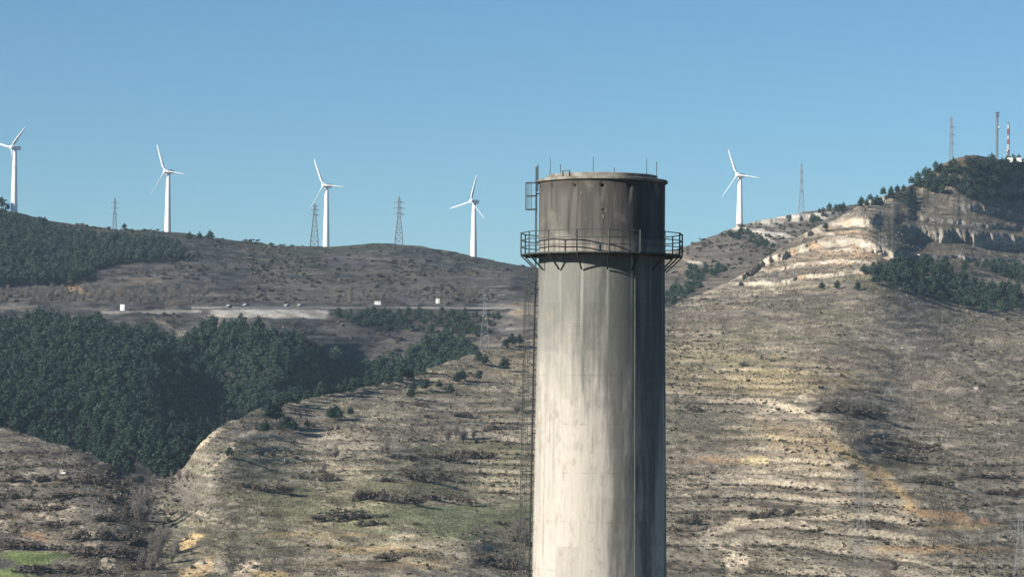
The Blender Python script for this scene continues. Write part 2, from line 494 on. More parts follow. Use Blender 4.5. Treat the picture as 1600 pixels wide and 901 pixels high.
CA = blend(CA, .35 * sstep(.2, .6, n2) * sstep(.0, .4, -n4), DARK)
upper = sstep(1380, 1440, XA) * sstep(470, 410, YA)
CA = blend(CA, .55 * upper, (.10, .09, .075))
A_BLOBS = [
    (715, 812, 165, 24, 0, GRASS, 1.0), (620, 800, 110, 14, 0, GRASS, .8), (750, 700, 90, 18, 0, GRASS2, .7), (640, 762, 120, 14, 0, GRASS2, .7), (430, 775, 110, 16, 0, GRASS2, .7), (500, 800, 120, 14, 0, GRASS2, .6),
    (48, 868, 78, 13, 3, (.17, .22, .085), 1.0), (10, 895, 44, 13, 5, (.17, .22, .085), 1.0),
    (1190, 590, 150, 32, 0, (.36, .30, .16), .55), (1090, 555, 80, 26, 0, (.36, .31, .19), .5), (1150, 570, 110, 8, 0, GRASS2, .6),
    (1225, 634, 60, 7, 12, CREAM, .75), (1255, 622, 16, 6, 0, CREAM, .8), (1180, 718, 22, 9, 0, (.58, .50, .30), .95), (1118, 718, 40, 6, 0, ORANGE, .4), (1090, 741, 80, 5, 0, PALE, .7), (1110, 757, 90, 5, 0, CREAM, .5), (1250, 690, 90, 25, 20, OCHRE, .3),
    (1330, 712, 85, 10, 42, OCHRE, .8), (1400, 762, 60, 10, 45, (.46, .34, .18), .8), (1290, 670, 50, 8, 38, CREAM, .6), (1470, 803, 75, 8, 8, ORANGE, .65), (1500, 820, 60, 5, 0, OCHRE, .6), (1480, 856, 120, 6, 0, ORANGE, .4),
    (1135, 822, 45, 9, -18, CREAM, .9), (1110, 850, 22, 22, 0, PALE, .6), (1150, 868, 22, 22, 40, CREAM, .95), (1145, 890, 14, 20, -10, CREAM, .9), (1305, 806, 45, 6, 0, CREAM, .8), (1080, 830, 50, 5, -5, PALE, .6), (1180, 838, 50, 6, 10, PALE, .6),
    (356, 704, 8, 40, 42, CREAM, .8), (328, 684, 26, 5, -35, CREAM, .8), (392, 676, 26, 6, -35, PALE, .7), (330, 712, 16, 30, 42, (.2, .19, .15), .7), (350, 690, 10, 24, 42, (.2, .19, .15), .6), (293, 846, 20, 12, -35, (.60, .45, .24), .95), (312, 886, 26, 12, -25, (.60, .46, .28), .95), (384, 893, 22, 14, -50, (.66, .56, .42), .95), (430, 898, 40, 8, 0, OCHRE, .8), (346, 880, 12, 12, 0, PALE, .6),
    (247, 800, 8, 30, 30, PALE, .3), (168, 880, 12, 10, 0, CREAM, .7), (55, 836, 26, 6, 10, ORANGE, .5), (5, 822, 14, 8, 0, CREAM, .7), (98, 735, 5, 4, 0, (.75, .72, .66), 1),
    (780, 570, 90, 30, -12, (.30, .26, .19), .7), (620, 645, 60, 10, 0, PALE, .5), (520, 690, 120, 12, 0, PALE, .35), (590, 858, 90, 8, 0, OCHRE, .5), (660, 850, 60, 8, 0, PALE, .45), (740, 880, 40, 10, 30, PALE, .5), (560, 880, 120, 8, 0, OCHRE, .35), (810, 575, 40, 18, 0, (.36, .31, .21), .6), (480, 835, 80, 7, 0, OCHRE, .4),
    (1100, 500, 60, 16, 0, (.20, .175, .14), .5), (1090, 520, 70, 4, 0, PALE, .5), (1410, 545, 18, 6, 0, PALE, .6), (1525, 606, 5, 3, 0, (.8, .78, .72), 1),
    (1260, 412, 110, 14, -6, (.27, .225, .165), .7), (1330, 400, 60, 16, 0, (.42, .34, .24), .6), (1345, 392, 26, 8, 10, (.52, .33, .2), .5),
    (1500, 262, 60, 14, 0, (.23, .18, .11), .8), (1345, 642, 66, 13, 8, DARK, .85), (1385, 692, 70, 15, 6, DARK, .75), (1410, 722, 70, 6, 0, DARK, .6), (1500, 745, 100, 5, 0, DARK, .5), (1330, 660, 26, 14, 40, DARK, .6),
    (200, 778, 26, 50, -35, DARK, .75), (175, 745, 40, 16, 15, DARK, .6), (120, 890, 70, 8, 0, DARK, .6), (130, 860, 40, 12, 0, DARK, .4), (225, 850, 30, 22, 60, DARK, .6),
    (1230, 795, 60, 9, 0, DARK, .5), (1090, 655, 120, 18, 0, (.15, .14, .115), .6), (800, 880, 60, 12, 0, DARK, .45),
]
wA = .7 * fbm(lat, ZA * 3.5, 12, 5, 6, .65) + .4 * fbm(lat, ZA * 4, 3, 3, 69)
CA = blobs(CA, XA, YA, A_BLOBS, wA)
rk = fbm(lat, ZA * .5, 4.5, 4, 8)
CA = blend(CA, clm * sstep(-.75, -.2, rk) * np.where(XA > 1400, .6, 1.0), np.where(XA[..., None] > 1400, (.43, .405, .36), LIME))
CA = blend(CA, clm * .8 * sstep(.25, .5, rk), np.where(XA[..., None] > 1400, (.12, .10, .085), (.42, .30, .19)))
gap = fbm(lat, ZA * 1.0, 9, 3, 66)
CA = blend(CA, clm * sstep(.3, .6, gap) * (XA > 1400), (.11, .095, .08))
# thin pale ledges over the lit cliff country
led = sstep(.25, .6, np.sin(ZA * 2.1 + 1.2 * fbm(xa, ya, 50, 3, 61))) * sstep(-.2, .4, fbm(lat, ZA * 2, 20, 3, 62))
zone = sstep(1130, 1180, XA) * sstep(1400, 1370, XA) * sstep(455, 440, YA)
CA = blend(CA, .65 * led * zone, LIME)
fineA = .55 * fbm(lat, ZA * 7, 5.0, 4, 90) + .45 * fbm(lat, ZA * 9, 18.0, 4, 91)
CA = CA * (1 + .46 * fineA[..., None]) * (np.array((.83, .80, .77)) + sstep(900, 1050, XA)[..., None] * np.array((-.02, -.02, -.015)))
CA = np.clip(CA, .02, .85)

xb, yb = PB[..., 0], PB[..., 1]
latb = XB * RB / FPX
m1 = fbm(xb, yb, 90, 5, 11); m2 = fbm(latb, ZB * 3, 22, 4, 12); m3 = fbm(latb, ZB * 4, 6, 3, 13); m4 = fbm(latb, ZB * 5, 60, 4, 14)
CB = np.zeros(XB.shape + (3,)) + np.array((.115, .105, .098))
CB = blend(CB, .8 * sstep(.1, .8, m4), (.15, .132, .108))
CB = blend(CB, .7 * sstep(.1, .7, -m4), (.085, .085, .062))
CB = blend(CB, .6 * riserB * sstep(-.3, .5, m2), (.25, .22, .185))
CB = blend(CB, .5 * footB * sstep(-.4, .3, m2), (.045, .045, .036))  # far riser feet: brush and painted shade
CB = blend(CB, .6 * sstep(.35, .8, m3), (.24, .20, .155))
CB = blend(CB, .8 * sstep(.15, .6, -m3), (.04, .04, .034))
CB = blend(CB, .55 * sstep(.1, .6, m2) * sstep(0, .5, -m1), (.045, .045, .036))
rightB = sstep(1000, 1060, XB)
CB = blend(CB, .6 * rightB, (.21, .175, .13))
sk = YB - yB[None]
CB = blend(CB, .7 * sstep(22, 4, sk) * (XB < 900) * sstep(-.5, .4, m4 + .2), (.075, .078, .045))
B_BLOBS = [(120, 453, 17, 6, 12, ORANGE, 1.0), (132, 458, 26, 4, 15, (.42, .29, .17), .9), (235, 487.5, 100, 2.6, 0, (.42, .375, .31), .9), (30, 479, 45, 2.0, -3, (.32, .28, .23), .6),
           (285, 522, 26, 7, 28, (.40, .34, .26), .8), (262, 508, 30, 5, 20, (.34, .29, .22), .7), (265, 470, 22, 10, 0, (.30, .25, .17), .7), (200, 462, 100, 8, 0, MAUVE, .7), (100, 470, 120, 8, 0, (.19, .165, .14), .6),
           (818, 488, 40, 12, -10, (.42, .33, .22), .85), (600, 465, 110, 9, 0, MAUVE, .5), (650, 500, 160, 20, 0, DARK, .65), (630, 540, 90, 20, 0, (.16, .135, .12), .7), (560, 520, 60, 14, 0, (.16, .135, .12), .6),
           (1070, 410, 45, 14, 20, (.32, .26, .18), .7), (1085, 440, 30, 8, 30, (.27, .23, .16), .6), (230, 440, 26, 6, 0, (.28, .22, .15), .6),
           (1240, 340, 60, 7, -4, LIME, .9), (1195, 352, 40, 4, 10, LIME, .6), (1170, 360, 40, 3, 12, LIME, .8), (1225, 374, 30, 4, 10, LIME, .6), (620, 425, 160, 4, 0, (.18, .15, .10), .6), (650, 432, 120, 5, 0, GRASS2, .4), (700, 444, 160, 4, 0, (.17, .14, .12), .5)]
wB = fbm(latb, ZB * 3.5, 12, 4, 16)
CB = blobs(CB, XB, YB, B_BLOBS, wB)
_bank = sstep(318, 345, XB) * (1 - sstep(506, 516, XB + 4 * wB)) * sstep(482.5, 484.5, YB) * (1 - sstep(494, 498, YB + 2.5 * wB - .02 * (XB - 420)))
CB = blend(CB, _bank, np.array((.54, .49, .41)) * (1 + .25 * fbm(latb + ZB * 3, ZB * 2, 9, 4, 19))[..., None])
CB = blend(CB, clmB * sstep(-.5, .0, fbm(latb, ZB * .8, 6, 4, 18)), LIME)
CB = blend(CB, .8 * (1 - sstep(.7, 1.4, np.abs(YB - np.interp(XB, [-800, 470, 600, 830, 2400], [459, 461, 459, 455, 455])))) * (XB > 300) * (XB < 840), (.25, .215, .18))
fineB = .5 * fbm(latb, ZB * 7, 7.0, 4, 92) + .5 * fbm(latb, ZB * 9, 24.0, 4, 93)
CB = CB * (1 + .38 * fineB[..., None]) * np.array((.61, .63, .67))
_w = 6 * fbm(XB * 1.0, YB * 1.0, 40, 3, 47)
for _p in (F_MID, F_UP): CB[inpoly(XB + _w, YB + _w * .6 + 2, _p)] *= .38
CB = np.clip(CB, .012, .85)

def grid_faces(nr, nc):
    i = np.arange(nr * nc).reshape(nr, nc)
    return np.stack([i[:-1, :-1], i[:-1, 1:], i[1:, 1:], i[1:, :-1]], -1).reshape(-1, 4)

def extend(Pm, C, near, drop, n_back):
    """valley floor before the hill and a back slope behind its crest"""
    rows = [Pm]; cols = [C]
    if near:
        f = np.linspace(.03, .97, 14)[:, None, None]
        base = Pm[0][None] * f
        base[..., 2] = np.minimum(0, Pm[0][None][..., 2] * 1.0) * f[..., 0]
        rows.insert(0, base); cols.insert(0, np.zeros(base.shape) + np.array(SCRUB))
    top = Pm[-1]
    h = np.hypot(top[:, 0], top[:, 1])[:, None]
    u = top[:, :2] / h
    for k in range(1, n_back + 1):
        s = (k / n_back) ** 1.6 * 420
        q = top.copy()
        q[:, :2] = top[:, :2] + u * s
        q[:, 2] = np.maximum(top[:, 2] - drop * s * min(1, .25 + s / 50), -2.0)
        rows.append(q[None]); cols.append(C[-1][None])
    return np.concatenate(rows, 0), np.concatenate(cols, 0)

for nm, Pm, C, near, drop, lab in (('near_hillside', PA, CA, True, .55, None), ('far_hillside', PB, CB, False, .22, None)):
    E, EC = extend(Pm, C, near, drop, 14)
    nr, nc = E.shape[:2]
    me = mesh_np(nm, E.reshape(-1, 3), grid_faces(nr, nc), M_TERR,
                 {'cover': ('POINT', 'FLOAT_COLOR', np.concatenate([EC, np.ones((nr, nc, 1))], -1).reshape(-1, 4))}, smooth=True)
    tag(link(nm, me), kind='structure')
M_PLAIN = noisy('plain_ground', (.09, .08, .06), (.115, .10, .075), .02, .95, .05)
pl = MB(); pl.add([(-4800, -4800, -2.5), (4800, -4800, -2.5), (4800, 4800, -2.5), (-4800, 4800, -2.5)], [(0, 1, 2, 3)])
tag(pl.build('ground', M_PLAIN), kind='structure')

# ---- ground lookup by (pixel, layer)
def ground(layer, x, y):
    Pm, X, Y = (PA, XA, YA) if layer == 'A' else (PB, XB, YB)
    j = int(np.clip(np.searchsorted(XS, x), 0, NX - 1))
    i = int(np.argmin(np.abs(Y[:, j] - y)))
    return Vector(Pm[i, j])

# road: a strip with an edge line along the bench on the far hillside
def strip(name, layer, xs, yfun, w, mat, lift):
    pts = [ground(layer, x, yfun(x)) for x in xs]
    zz = gsm(np.array([p.z for p in pts]), 4)
    yy = gsm(np.array([p.y for p in pts]), 4)
    V = []; F = []
    for i, p in enumerate(pts):
        n = Vector((p.x, yy[i], 0)).normalized()
        V += [(p.x - n.x * w / 2, yy[i] - n.y * w / 2, zz[i] + lift), (p.x + n.x * w / 2, yy[i] + n.y * w / 2, zz[i] + lift),
              (p.x - n.x * (w / 2 + 1.2), yy[i] - n.y * (w / 2 + 1.2), zz[i] + lift - 1.2)]
        if i: F += [(3 * i - 3, 3 * i, 3 * i + 1, 3 * i - 2), (3 * i - 1, 3 * i + 2, 3 * i, 3 * i - 3)]
    return link(name, mesh_np(name, V, F, mat))
M_ASPH = noisy('old_asphalt', (.11, .11, .11), (.15, .145, .14), .5, .9, .1)
tag(strip('road', 'B', range(300, 841, 6), lambda x: 481.0, 8, M_ASPH, .5), kind='structure')

# ------------------------------------------------------------------ chimney
CH_D = 146.0
ch_top = P(941, 287, CH_D)                     # axis at the underside of the rim
SCALE = FPX / CH_D
axis = Vector((ch_top.x, ch_top.y, 0))
def zpx(y):                                    # height on the axis for a silhouette row
    return P(941 - (y - 287) * .0088, y, CH_D).z
view_az = math.atan2(-axis.y, -axis.x)         # towards the camera
def polar(th, r, z=0.0):                       # th in degrees, 0 = towards camera, + = to the right in view
    a = view_az + R(th)
    return Vector((r * math.cos(a), r * math.sin(a), z))

chim = empty('chimney', axis)
tag(chim, 'tall tapering concrete chimney with sooty crown, railed steel walkway and caged ladder', 'chimney')
Z_RIM = zpx(287); Z_PLAT = zpx(400.5); Z_SOOT = zpx(392)
R_TOP = 3.17; Z_LOW = zpx(901); R_LOW = 3.37
def rad(z): return R_TOP + (R_LOW - R_TOP) * (Z_PLAT + 0 - z) / (Z_PLAT - Z_LOW) if z < Z_PLAT else R_TOP

def concrete(name, crown):
    m, nt, b = mat_new(name, .9, .12)
    uv = N(nt, 'ShaderNodeUVMap').outputs[0]
    sep = N(nt, 'ShaderNodeSeparateXYZ'); nt.links.new(uv, sep.inputs[0])
    U, Vv = sep.outputs[0], sep.outputs[1]     # U metres round, V metres below the walkway (negative down)
    streak = noise_n(nt, mapped(nt, uv, (2.2, .10, 1)), 1.0, 6, .6)
    streak2 = noise_n(nt, mapped(nt, uv, (3.2, .14, 1)), 1.0, 5, .6)
    blot = noise_n(nt, mapped(nt, uv, (.55, .42, 1)), 1.0, 6, .62)
    fine = noise_n(nt, mapped(nt, uv, (7, 1.6, 1)), 1.0, 6, .7)
    if crown:
        c = mix_n(nt, ramp_n(nt, streak, .36, .64), (.062, .060, .056), (.103, .099, .092))
        c = mix_n(nt, ramp_n(nt, blot, .52, .66), c, (.132, .124, .110))
        c = mix_n(nt, ramp_n(nt, streak2, .56, .68, 0, .75), c, (.033, .029, .025))
        low = ramp_n(nt, math_n(nt, 'ADD', Vv, math_n(nt, 'MULTIPLY', blot, -1.6)), .35, -.5)
        c = mix_n(nt, math_n(nt, 'MULTIPLY', low, ramp_n(nt, streak2, .40, .56, .25, 1)), c, (.235, .215, .185))
        top = ramp_n(nt, Vv, 2.6, 3.6, 0, .55)
        c = mix_n(nt, math_n(nt, 'MULTIPLY', top, ramp_n(nt, streak, .4, .6)), c, (.03, .027, .024))
    else:
        # weathered grey-green high up, washed cream further down
        h = math_n(nt, 'ADD', Vv, math_n(nt, 'MULTIPLY_ADD', blot, 7.0, -3.5))
        h = math_n(nt, 'ADD', h, math_n(nt, 'MULTIPLY_ADD', streak, 6.0, -3.0))
        c = mix_n(nt, ramp_n(nt, h, -2.0, -9.0), (.155, .158, .145), (.365, .34, .30))
        c = mix_n(nt, ramp_n(nt, streak2, .52, .70, 0, .4), c, (.13, .13, .118))
        c = mix_n(nt, ramp_n(nt, streak, .54, .70, 0, .55), c, (.11, .115, .105))
        c = mix_n(nt, ramp_n(nt, noise_n(nt, mapped(nt, uv, (1.5, .8, 1)), 1.0, 6, .65), .54, .66, 0, .5), c, (.235, .20, .168))
        cell = N(nt, 'ShaderNodeTexWhiteNoise'); cell.noise_dimensions = '2D'
        sn = N(nt, 'ShaderNodeVectorMath', operation='FLOOR'); nt.links.new(mapped(nt, uv, (1 / 1.25, 1 / 2.4, 1)), sn.inputs[0]); nt.links.new(sn.outputs[0], cell.inputs['Vector'])
        pv_ = N(nt, 'ShaderNodeVectorMath', operation='SCALE'); nt.links.new(c, pv_.inputs[0]); nt.links.new(ramp_n(nt, cell.outputs['Value'], 0, 1, .90, 1.06), pv_.inputs['Scale'])
        c = pv_.outputs[0]
        c = mix_n(nt, math_n(nt, 'MULTIPLY', ramp_n(nt, noise_n(nt, mapped(nt, uv, (.9, .35, 1)), 1.0, 7, .68), .53, .62, 0, .5), ramp_n(nt, Vv, -13, -6, .25, 1)), c, (.165, .165, .15))
        soot_shade = noise_n(nt, mapped(nt, uv, (.75, .085, 1)), 1.0, 5, .6)
        soot_shade = math_n(nt, 'ADD', soot_shade, ramp_n(nt, U, .4, 1.9, -.06, .10))  # soot streaks, thickened on the right to paint that side's shade darker
        soot_shade = math_n(nt, 'ADD', soot_shade, ramp_n(nt, Vv, -15, -3, -.04, .05))
        c = mix_n(nt, ramp_n(nt, soot_shade, .50, .66, 0, .72), c, (.085, .090, .085))
        # lime runs below each bracket
        ph = math_n(nt, 'FRACT', math_n(nt, 'MULTIPLY_ADD', U, 16.0 / (2 * math.pi * R_TOP), .5))
        dd = math_n(nt, 'ABSOLUTE', math_n(nt, 'SUBTRACT', ph, .5))
        dd = math_n(nt, 'ADD', dd, math_n(nt, 'MULTIPLY_ADD', fine, .03, -.015))
        run = math_n(nt, 'MULTIPLY', ramp_n(nt, dd, .085, .035), ramp_n(nt, Vv, -6.5, -1.2))
        run = math_n(nt, 'MULTIPLY', run, ramp_n(nt, streak, .44, .62, .0, .5))
        c = mix_n(nt, run, c, (.36, .36, .315))
    # casting joints
    jj = math_n(nt, 'FRACT', math_n(nt, 'MULTIPLY', Vv, 1 / 2.4))
    jd = math_n(nt, 'ABSOLUTE', math_n(nt, 'SUBTRACT', jj, .5))
    jl = math_n(nt, 'MULTIPLY', ramp_n(nt, jd, .018, .004), ramp_n(nt, noise_n(nt, mapped(nt, uv, (.8, .1, 1)), 1.0, 3), .44, .64, 0, .45))
    c = mix_n(nt, jl, c, (.10, .09, .075))
    k = ramp_n(nt, fine, .3, .7, .94, 1.06)
    vm = N(nt, 'ShaderNodeVectorMath', operation='SCALE')
    nt.links.new(c, vm.inputs[0]); nt.links.new(k, vm.inputs['Scale'])
    nt.links.new(vm.outputs[0], b.inputs['Base Color'])
    bn = N(nt, 'ShaderNodeBump'); bn.inputs['Strength'].default_value = .35; bn.inputs['Distance'].default_value = .03
    nt.links.new(fine, bn.inputs['Height']); nt.links.new(bn.outputs[0], b.inputs['Normal'])
    return m
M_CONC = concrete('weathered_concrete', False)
M_CROWN = concrete('sooty_concrete', True)
M_CAP = noisy('cap_concrete', (.12, .112, .098), (.25, .235, .205), 1.4, .9, .1, bump=.3)

def tube_mesh(name, zs, rf, n, mat, holes=None):
    """vertical wall with UVs in metres (U from the camera side, V above the walkway)"""
    V = []; UV = []
    for z in zs:
        for i in range(n + 1):
            th = -180 + 360.0 * i / n + (180.0 / n if holes else 0)
            p = polar(th, rf(z), z)
            V.append(p); UV.append((R(th + 17.5) * R_TOP, z - Z_PLAT))
    F = []; m = n + 1
    hs = set(holes or [])
    for j in range(len(zs) - 1):
        for i in range(n):
            a, b, c, d = j * m + i, j * m + i + 1, (j + 1) * m + i + 1, (j + 1) * m + i
            if (j, i) in hs:
                k = len(V)
                for q in (a, b, c, d):
                    p = V[q]; s = (rf(p.z) - .45) / rf(p.z)
                    V.append(Vector((p.x * s, p.y * s, p.z))); UV.append(UV[q])
                F += [(a, b, k + 1, k), (b, c, k + 2, k + 1), (c, d, k + 3, k + 2), (d, a, k, k + 3), (k, k + 1, k + 2, k + 3)]
            else:
                F.append((a, b, c, d))
    return mesh_np(name, [tuple(p) for p in V], F, mat, smooth=False, uv=UV)

NSEG = 126
zs_low = list(np.linspace(-2.4, Z_PLAT - .02, 40))
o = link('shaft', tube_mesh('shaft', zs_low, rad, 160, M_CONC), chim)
o.data.polygons.foreach_set('use_smooth', [True] * len(o.data.polygons))
zh = P(941, 296.4, CH_D).z
zs_c = [Z_PLAT - .02, Z_PLAT + .8, Z_PLAT + 1.6, Z_PLAT + 2.4, zh - .075, zh + .075, Z_RIM + .02]
holes = [(4, (i * 9 + 62) % NSEG) for i in range(14)]
link('crown', tube_mesh('crown', zs_c, lambda z: R_TOP, NSEG, M_CROWN, holes), chim)
rim = MB()
rz0, rz1 = Z_RIM, zpx(282.3)
rim.lathe([(R_TOP - .15, rz0), (3.26, rz0), (3.30, rz0 + .03), (3.30, rz1 - .02), (3.27, rz1), (2.6, rz1 + .05), (2.4, rz1 + .05)], 128)
rim.build('rim_slab', M_CAP, chim)
cap = MB(); cz1 = zpx(275.2)
cap.lathe([(2.78, rz1 + .03), (2.78, cz1 - .03), (2.75, cz1), (2.35, cz1), (2.35, cz1 - 1.2), (.02, cz1 - 1.2)], 128)
cap.build('cap_ring', M_CAP, chim)
# spalled chips on the crown
for (x, y, w, h, mm) in ((941.5, 327, .16, .10, M_DARK), (947, 329, .05, .16, M_CAP), (943, 338, .09, .16, M_CAP), (909, 302, .06, .14, M_CAP)):
    th = math.degrees(math.asin((x - 941) / 98.5)); z = CAM_H + (zpx(y) - CAM_H) * .979
    c = polar(th, R_TOP + .002, z); t = polar(th + 90, 1); n = polar(th, 1)
    V = []
    for i in range(7):
        a = 2 * math.pi * i / 7; q = .75 + .4 * random.random()
        V.append(c + t * (w / 2 * q * math.cos(a)) + Vector((0, 0, h / 2 * q * math.sin(a))))
    V2 = [v + n * .02 for v in V]
    mb = MB(); mb.add(V + V2, [tuple(range(7, 14))] + [(i, (i + 1) % 7, 7 + (i + 1) % 7, 7 + i) for i in range(7)])
    mb.build('spalled_patch', mm, chim)
# walkway
R_W = 4.10
wk = MB()
angs = [-17.5 + 22.5 * k for k in range(16)]
vin = [polar(a, R_TOP + .02) for a in angs]; vout = [polar(a, R_W) for a in angs]
V = []
for zz in (Z_PLAT, Z_PLAT + .07):
    V += [(p.x, p.y, zz) for p in vin] + [(p.x, p.y, zz) for p in vout]
F = []
for i in range(16):
    k = (i + 1) % 16
    F += [(i, k, 16 + k, 16 + i), (32 + i, 48 + i, 48 + k, 32 + k), (16 + i, 16 + k, 48 + k, 48 + i), (i, 32 + i, 32 + k, k)]
wk.add(V, F)
walk = wk.build('walkway', M_STEEL, chim)
RAIL_H = [1.06, .70, .36]
bw, bp = .031, .038
rail_m = {}
pm = MB(); pm.bar((0, 0, 0), (0, 0, 1.09), bp); pm = pm.mesh('post', M_STEEL)
br = MB(); br.bar((0, 0, 0), (-(R_W - R_TOP - .12), 0, -.78), .046); br.bar((0, 0, -.03), (-(R_W - R_TOP - .02), 0, -.03), .03)
br = br.mesh('brace', M_STEEL)
for a in angs:
    p = polar(a, R_W - .03, Z_PLAT + .07)
    link('post', pm, walk, p, (0, 0, view_az + R(a)))
    link('brace', br, walk, polar(a, R_W - .03, Z_PLAT), (0, 0, view_az + R(a)))
    q = polar(a + 22.5, R_W - .03, Z_PLAT + .07)
for hgt in RAIL_H:
    mb = MB()
    for a in angs:
        mb.bar(polar(a, R_W - .03, Z_PLAT + .07 + hgt), polar(a + 22.5, R_W - .03, Z_PLAT + .07 + hgt), bw)
    mb.build('handrail', M_STEEL, walk)
# ladder with cage
TH_L = -82.0
lad_mb = MB()
ln = polar(TH_L, 1); lt = polar(TH_L + 90, 1)
def lad_pt(side, out, z): return ln * (rad(z) + out) + lt * side + Vector((0, 0, z))
zl = [-2.0, Z_LOW, Z_PLAT, Z_RIM + .8]
for s in (-.22, .22):
    for z0, z1 in zip(zl[:-1], zl[1:]):
        lad_mb.bar(lad_pt(s, .17, z0), lad_pt(s, .17, z1), .022)
for z in np.arange(0, Z_RIM, 2.4):
    for s in (-.22, .22): lad_mb.bar(lad_pt(s, -.02, z), lad_pt(s, .17, z), .02)
lad = lad_mb.build('ladder', M_STEEL, chim)
rg = MB(); rg.bar(lt * -.22, lt * .22, .014); rg = rg.mesh('rung', M_STEEL)
z = Z_RIM + .5; cnt = 0
while z > -1 and cnt < 200:
    p = lad_pt(0, .17, z); link('rung', rg, lad, p); z -= .3; cnt += 1
hp = MB()
hr = .36
ring = [(hr * math.cos(t), hr * math.sin(t)) for t in np.linspace(math.pi, 2 * math.pi, 13)]
hpts = [lt * -.22] + [lt * (q[0]) + ln * (.18 - q[1]) for q in ring] + [lt * .22]
for a, b in zip(hpts[:-1], hpts[1:]): hp.bar(a, b, .027)
hp = hp.mesh('cage_hoop', M_STEEL)
hoops_top = [zpx(287.5), zpx(308), zpx(329)]
hoops_low = [Z_PLAT - 1.4 - 2.35 * i for i in range(19) if Z_PLAT - 1.4 - 2.35 * i > 2]
for z in hoops_top + hoops_low: link('cage_hoop', hp, lad, lad_pt(0, .17, z))
for q in ring[1::2]:
    st = MB(); off = lt * q[0] + ln * (.18 - q[1])
    st.bar(lad_pt(0, .17, hoops_top[0]) + off, lad_pt(0, .17, hoops_top[2]) + off, .013)
    st.build('cage_strap', M_STEEL, lad)
    st = MB()
    for z0, z1 in zip(hoops_low[:-1], hoops_low[1:]): st.bar(lad_pt(0, .17, z0) + off, lad_pt(0, .17, z1) + off, .013)
    st.build('cage_strap', M_STEEL, lad)
# lightning rods, conductor, hatch bracket
def rod(x, ytop, ybot, rr, w=.018):
    s = (x - 941) / SCALE; th = math.degrees(math.asin(max(-1, min(1, s / rr))))
    mb = MB(); zt = CAM_H + (zpx(ytop) - CAM_H) * (CH_D - rr * math.cos(R(th))) / CH_D
    mb.bar(polar(th, rr, cz1 - .3), polar(th, rr, zt), w, 4, w * .7)
    mb.build('lightning_rod', M_STEEL, chim)
for x, yt in ((859.8, 247), (927, 245), (1009.5, 247)): rod(x, yt, 0, 2.72)
for x, yt in ((874.5, 257), (960, 259), (1026, 256)):
    s = (x - 941) / SCALE; th = 180 - math.degrees(math.asin(max(-1, min(1, s / 2.74))))
    mb = MB(); zt = CAM_H + (zpx(yt) - CAM_H) * (CH_D + 1.5) / CH_D
    mb.bar(polar(th, 2.74, cz1 - .3), polar(th, 2.74, zt), .018); mb.build('lightning_rod', M_STEEL, chim)
mb = MB(); p = polar(-88, 3.24, rz0); zt = zpx(262)
mb.bar(p - Vector((0, 0, .4)), (p.x, p.y, zt), .024); mb.bar((p.x, p.y, zt), Vector((p.x, p.y, zt + .15)) + lt * .08, .02)
mb.build('lightning_rod', M_STEEL, chim)
mb = MB(); c = polar(-40, 2.80, cz1)
for s in (-.22, .22):
    q = c + polar(50, 1) * s; mb.bar((q.x, q.y, rz1), (q.x, q.y, cz1 + .12), .03)
mb.bar(c + polar(50, .22) + Vector((0, 0, .1)), c - polar(50, .22) + Vector((0, 0, .1)), .03)
mb.build('access_bracket', M_STEEL, chim)
mb = MB()
for z0, z1 in ((-2, Z_LOW), (Z_LOW, Z_PLAT - .1)):
    mb.bar(polar(31, rad(z0) + .03, z0), polar(31, rad(z1) + .03, z1), .03, 6)
M_COND = noisy('down_conductor_paint', (.08, .08, .075), (.11, .108, .10), 2)
mb.build('down_conductor', M_COND, chim)

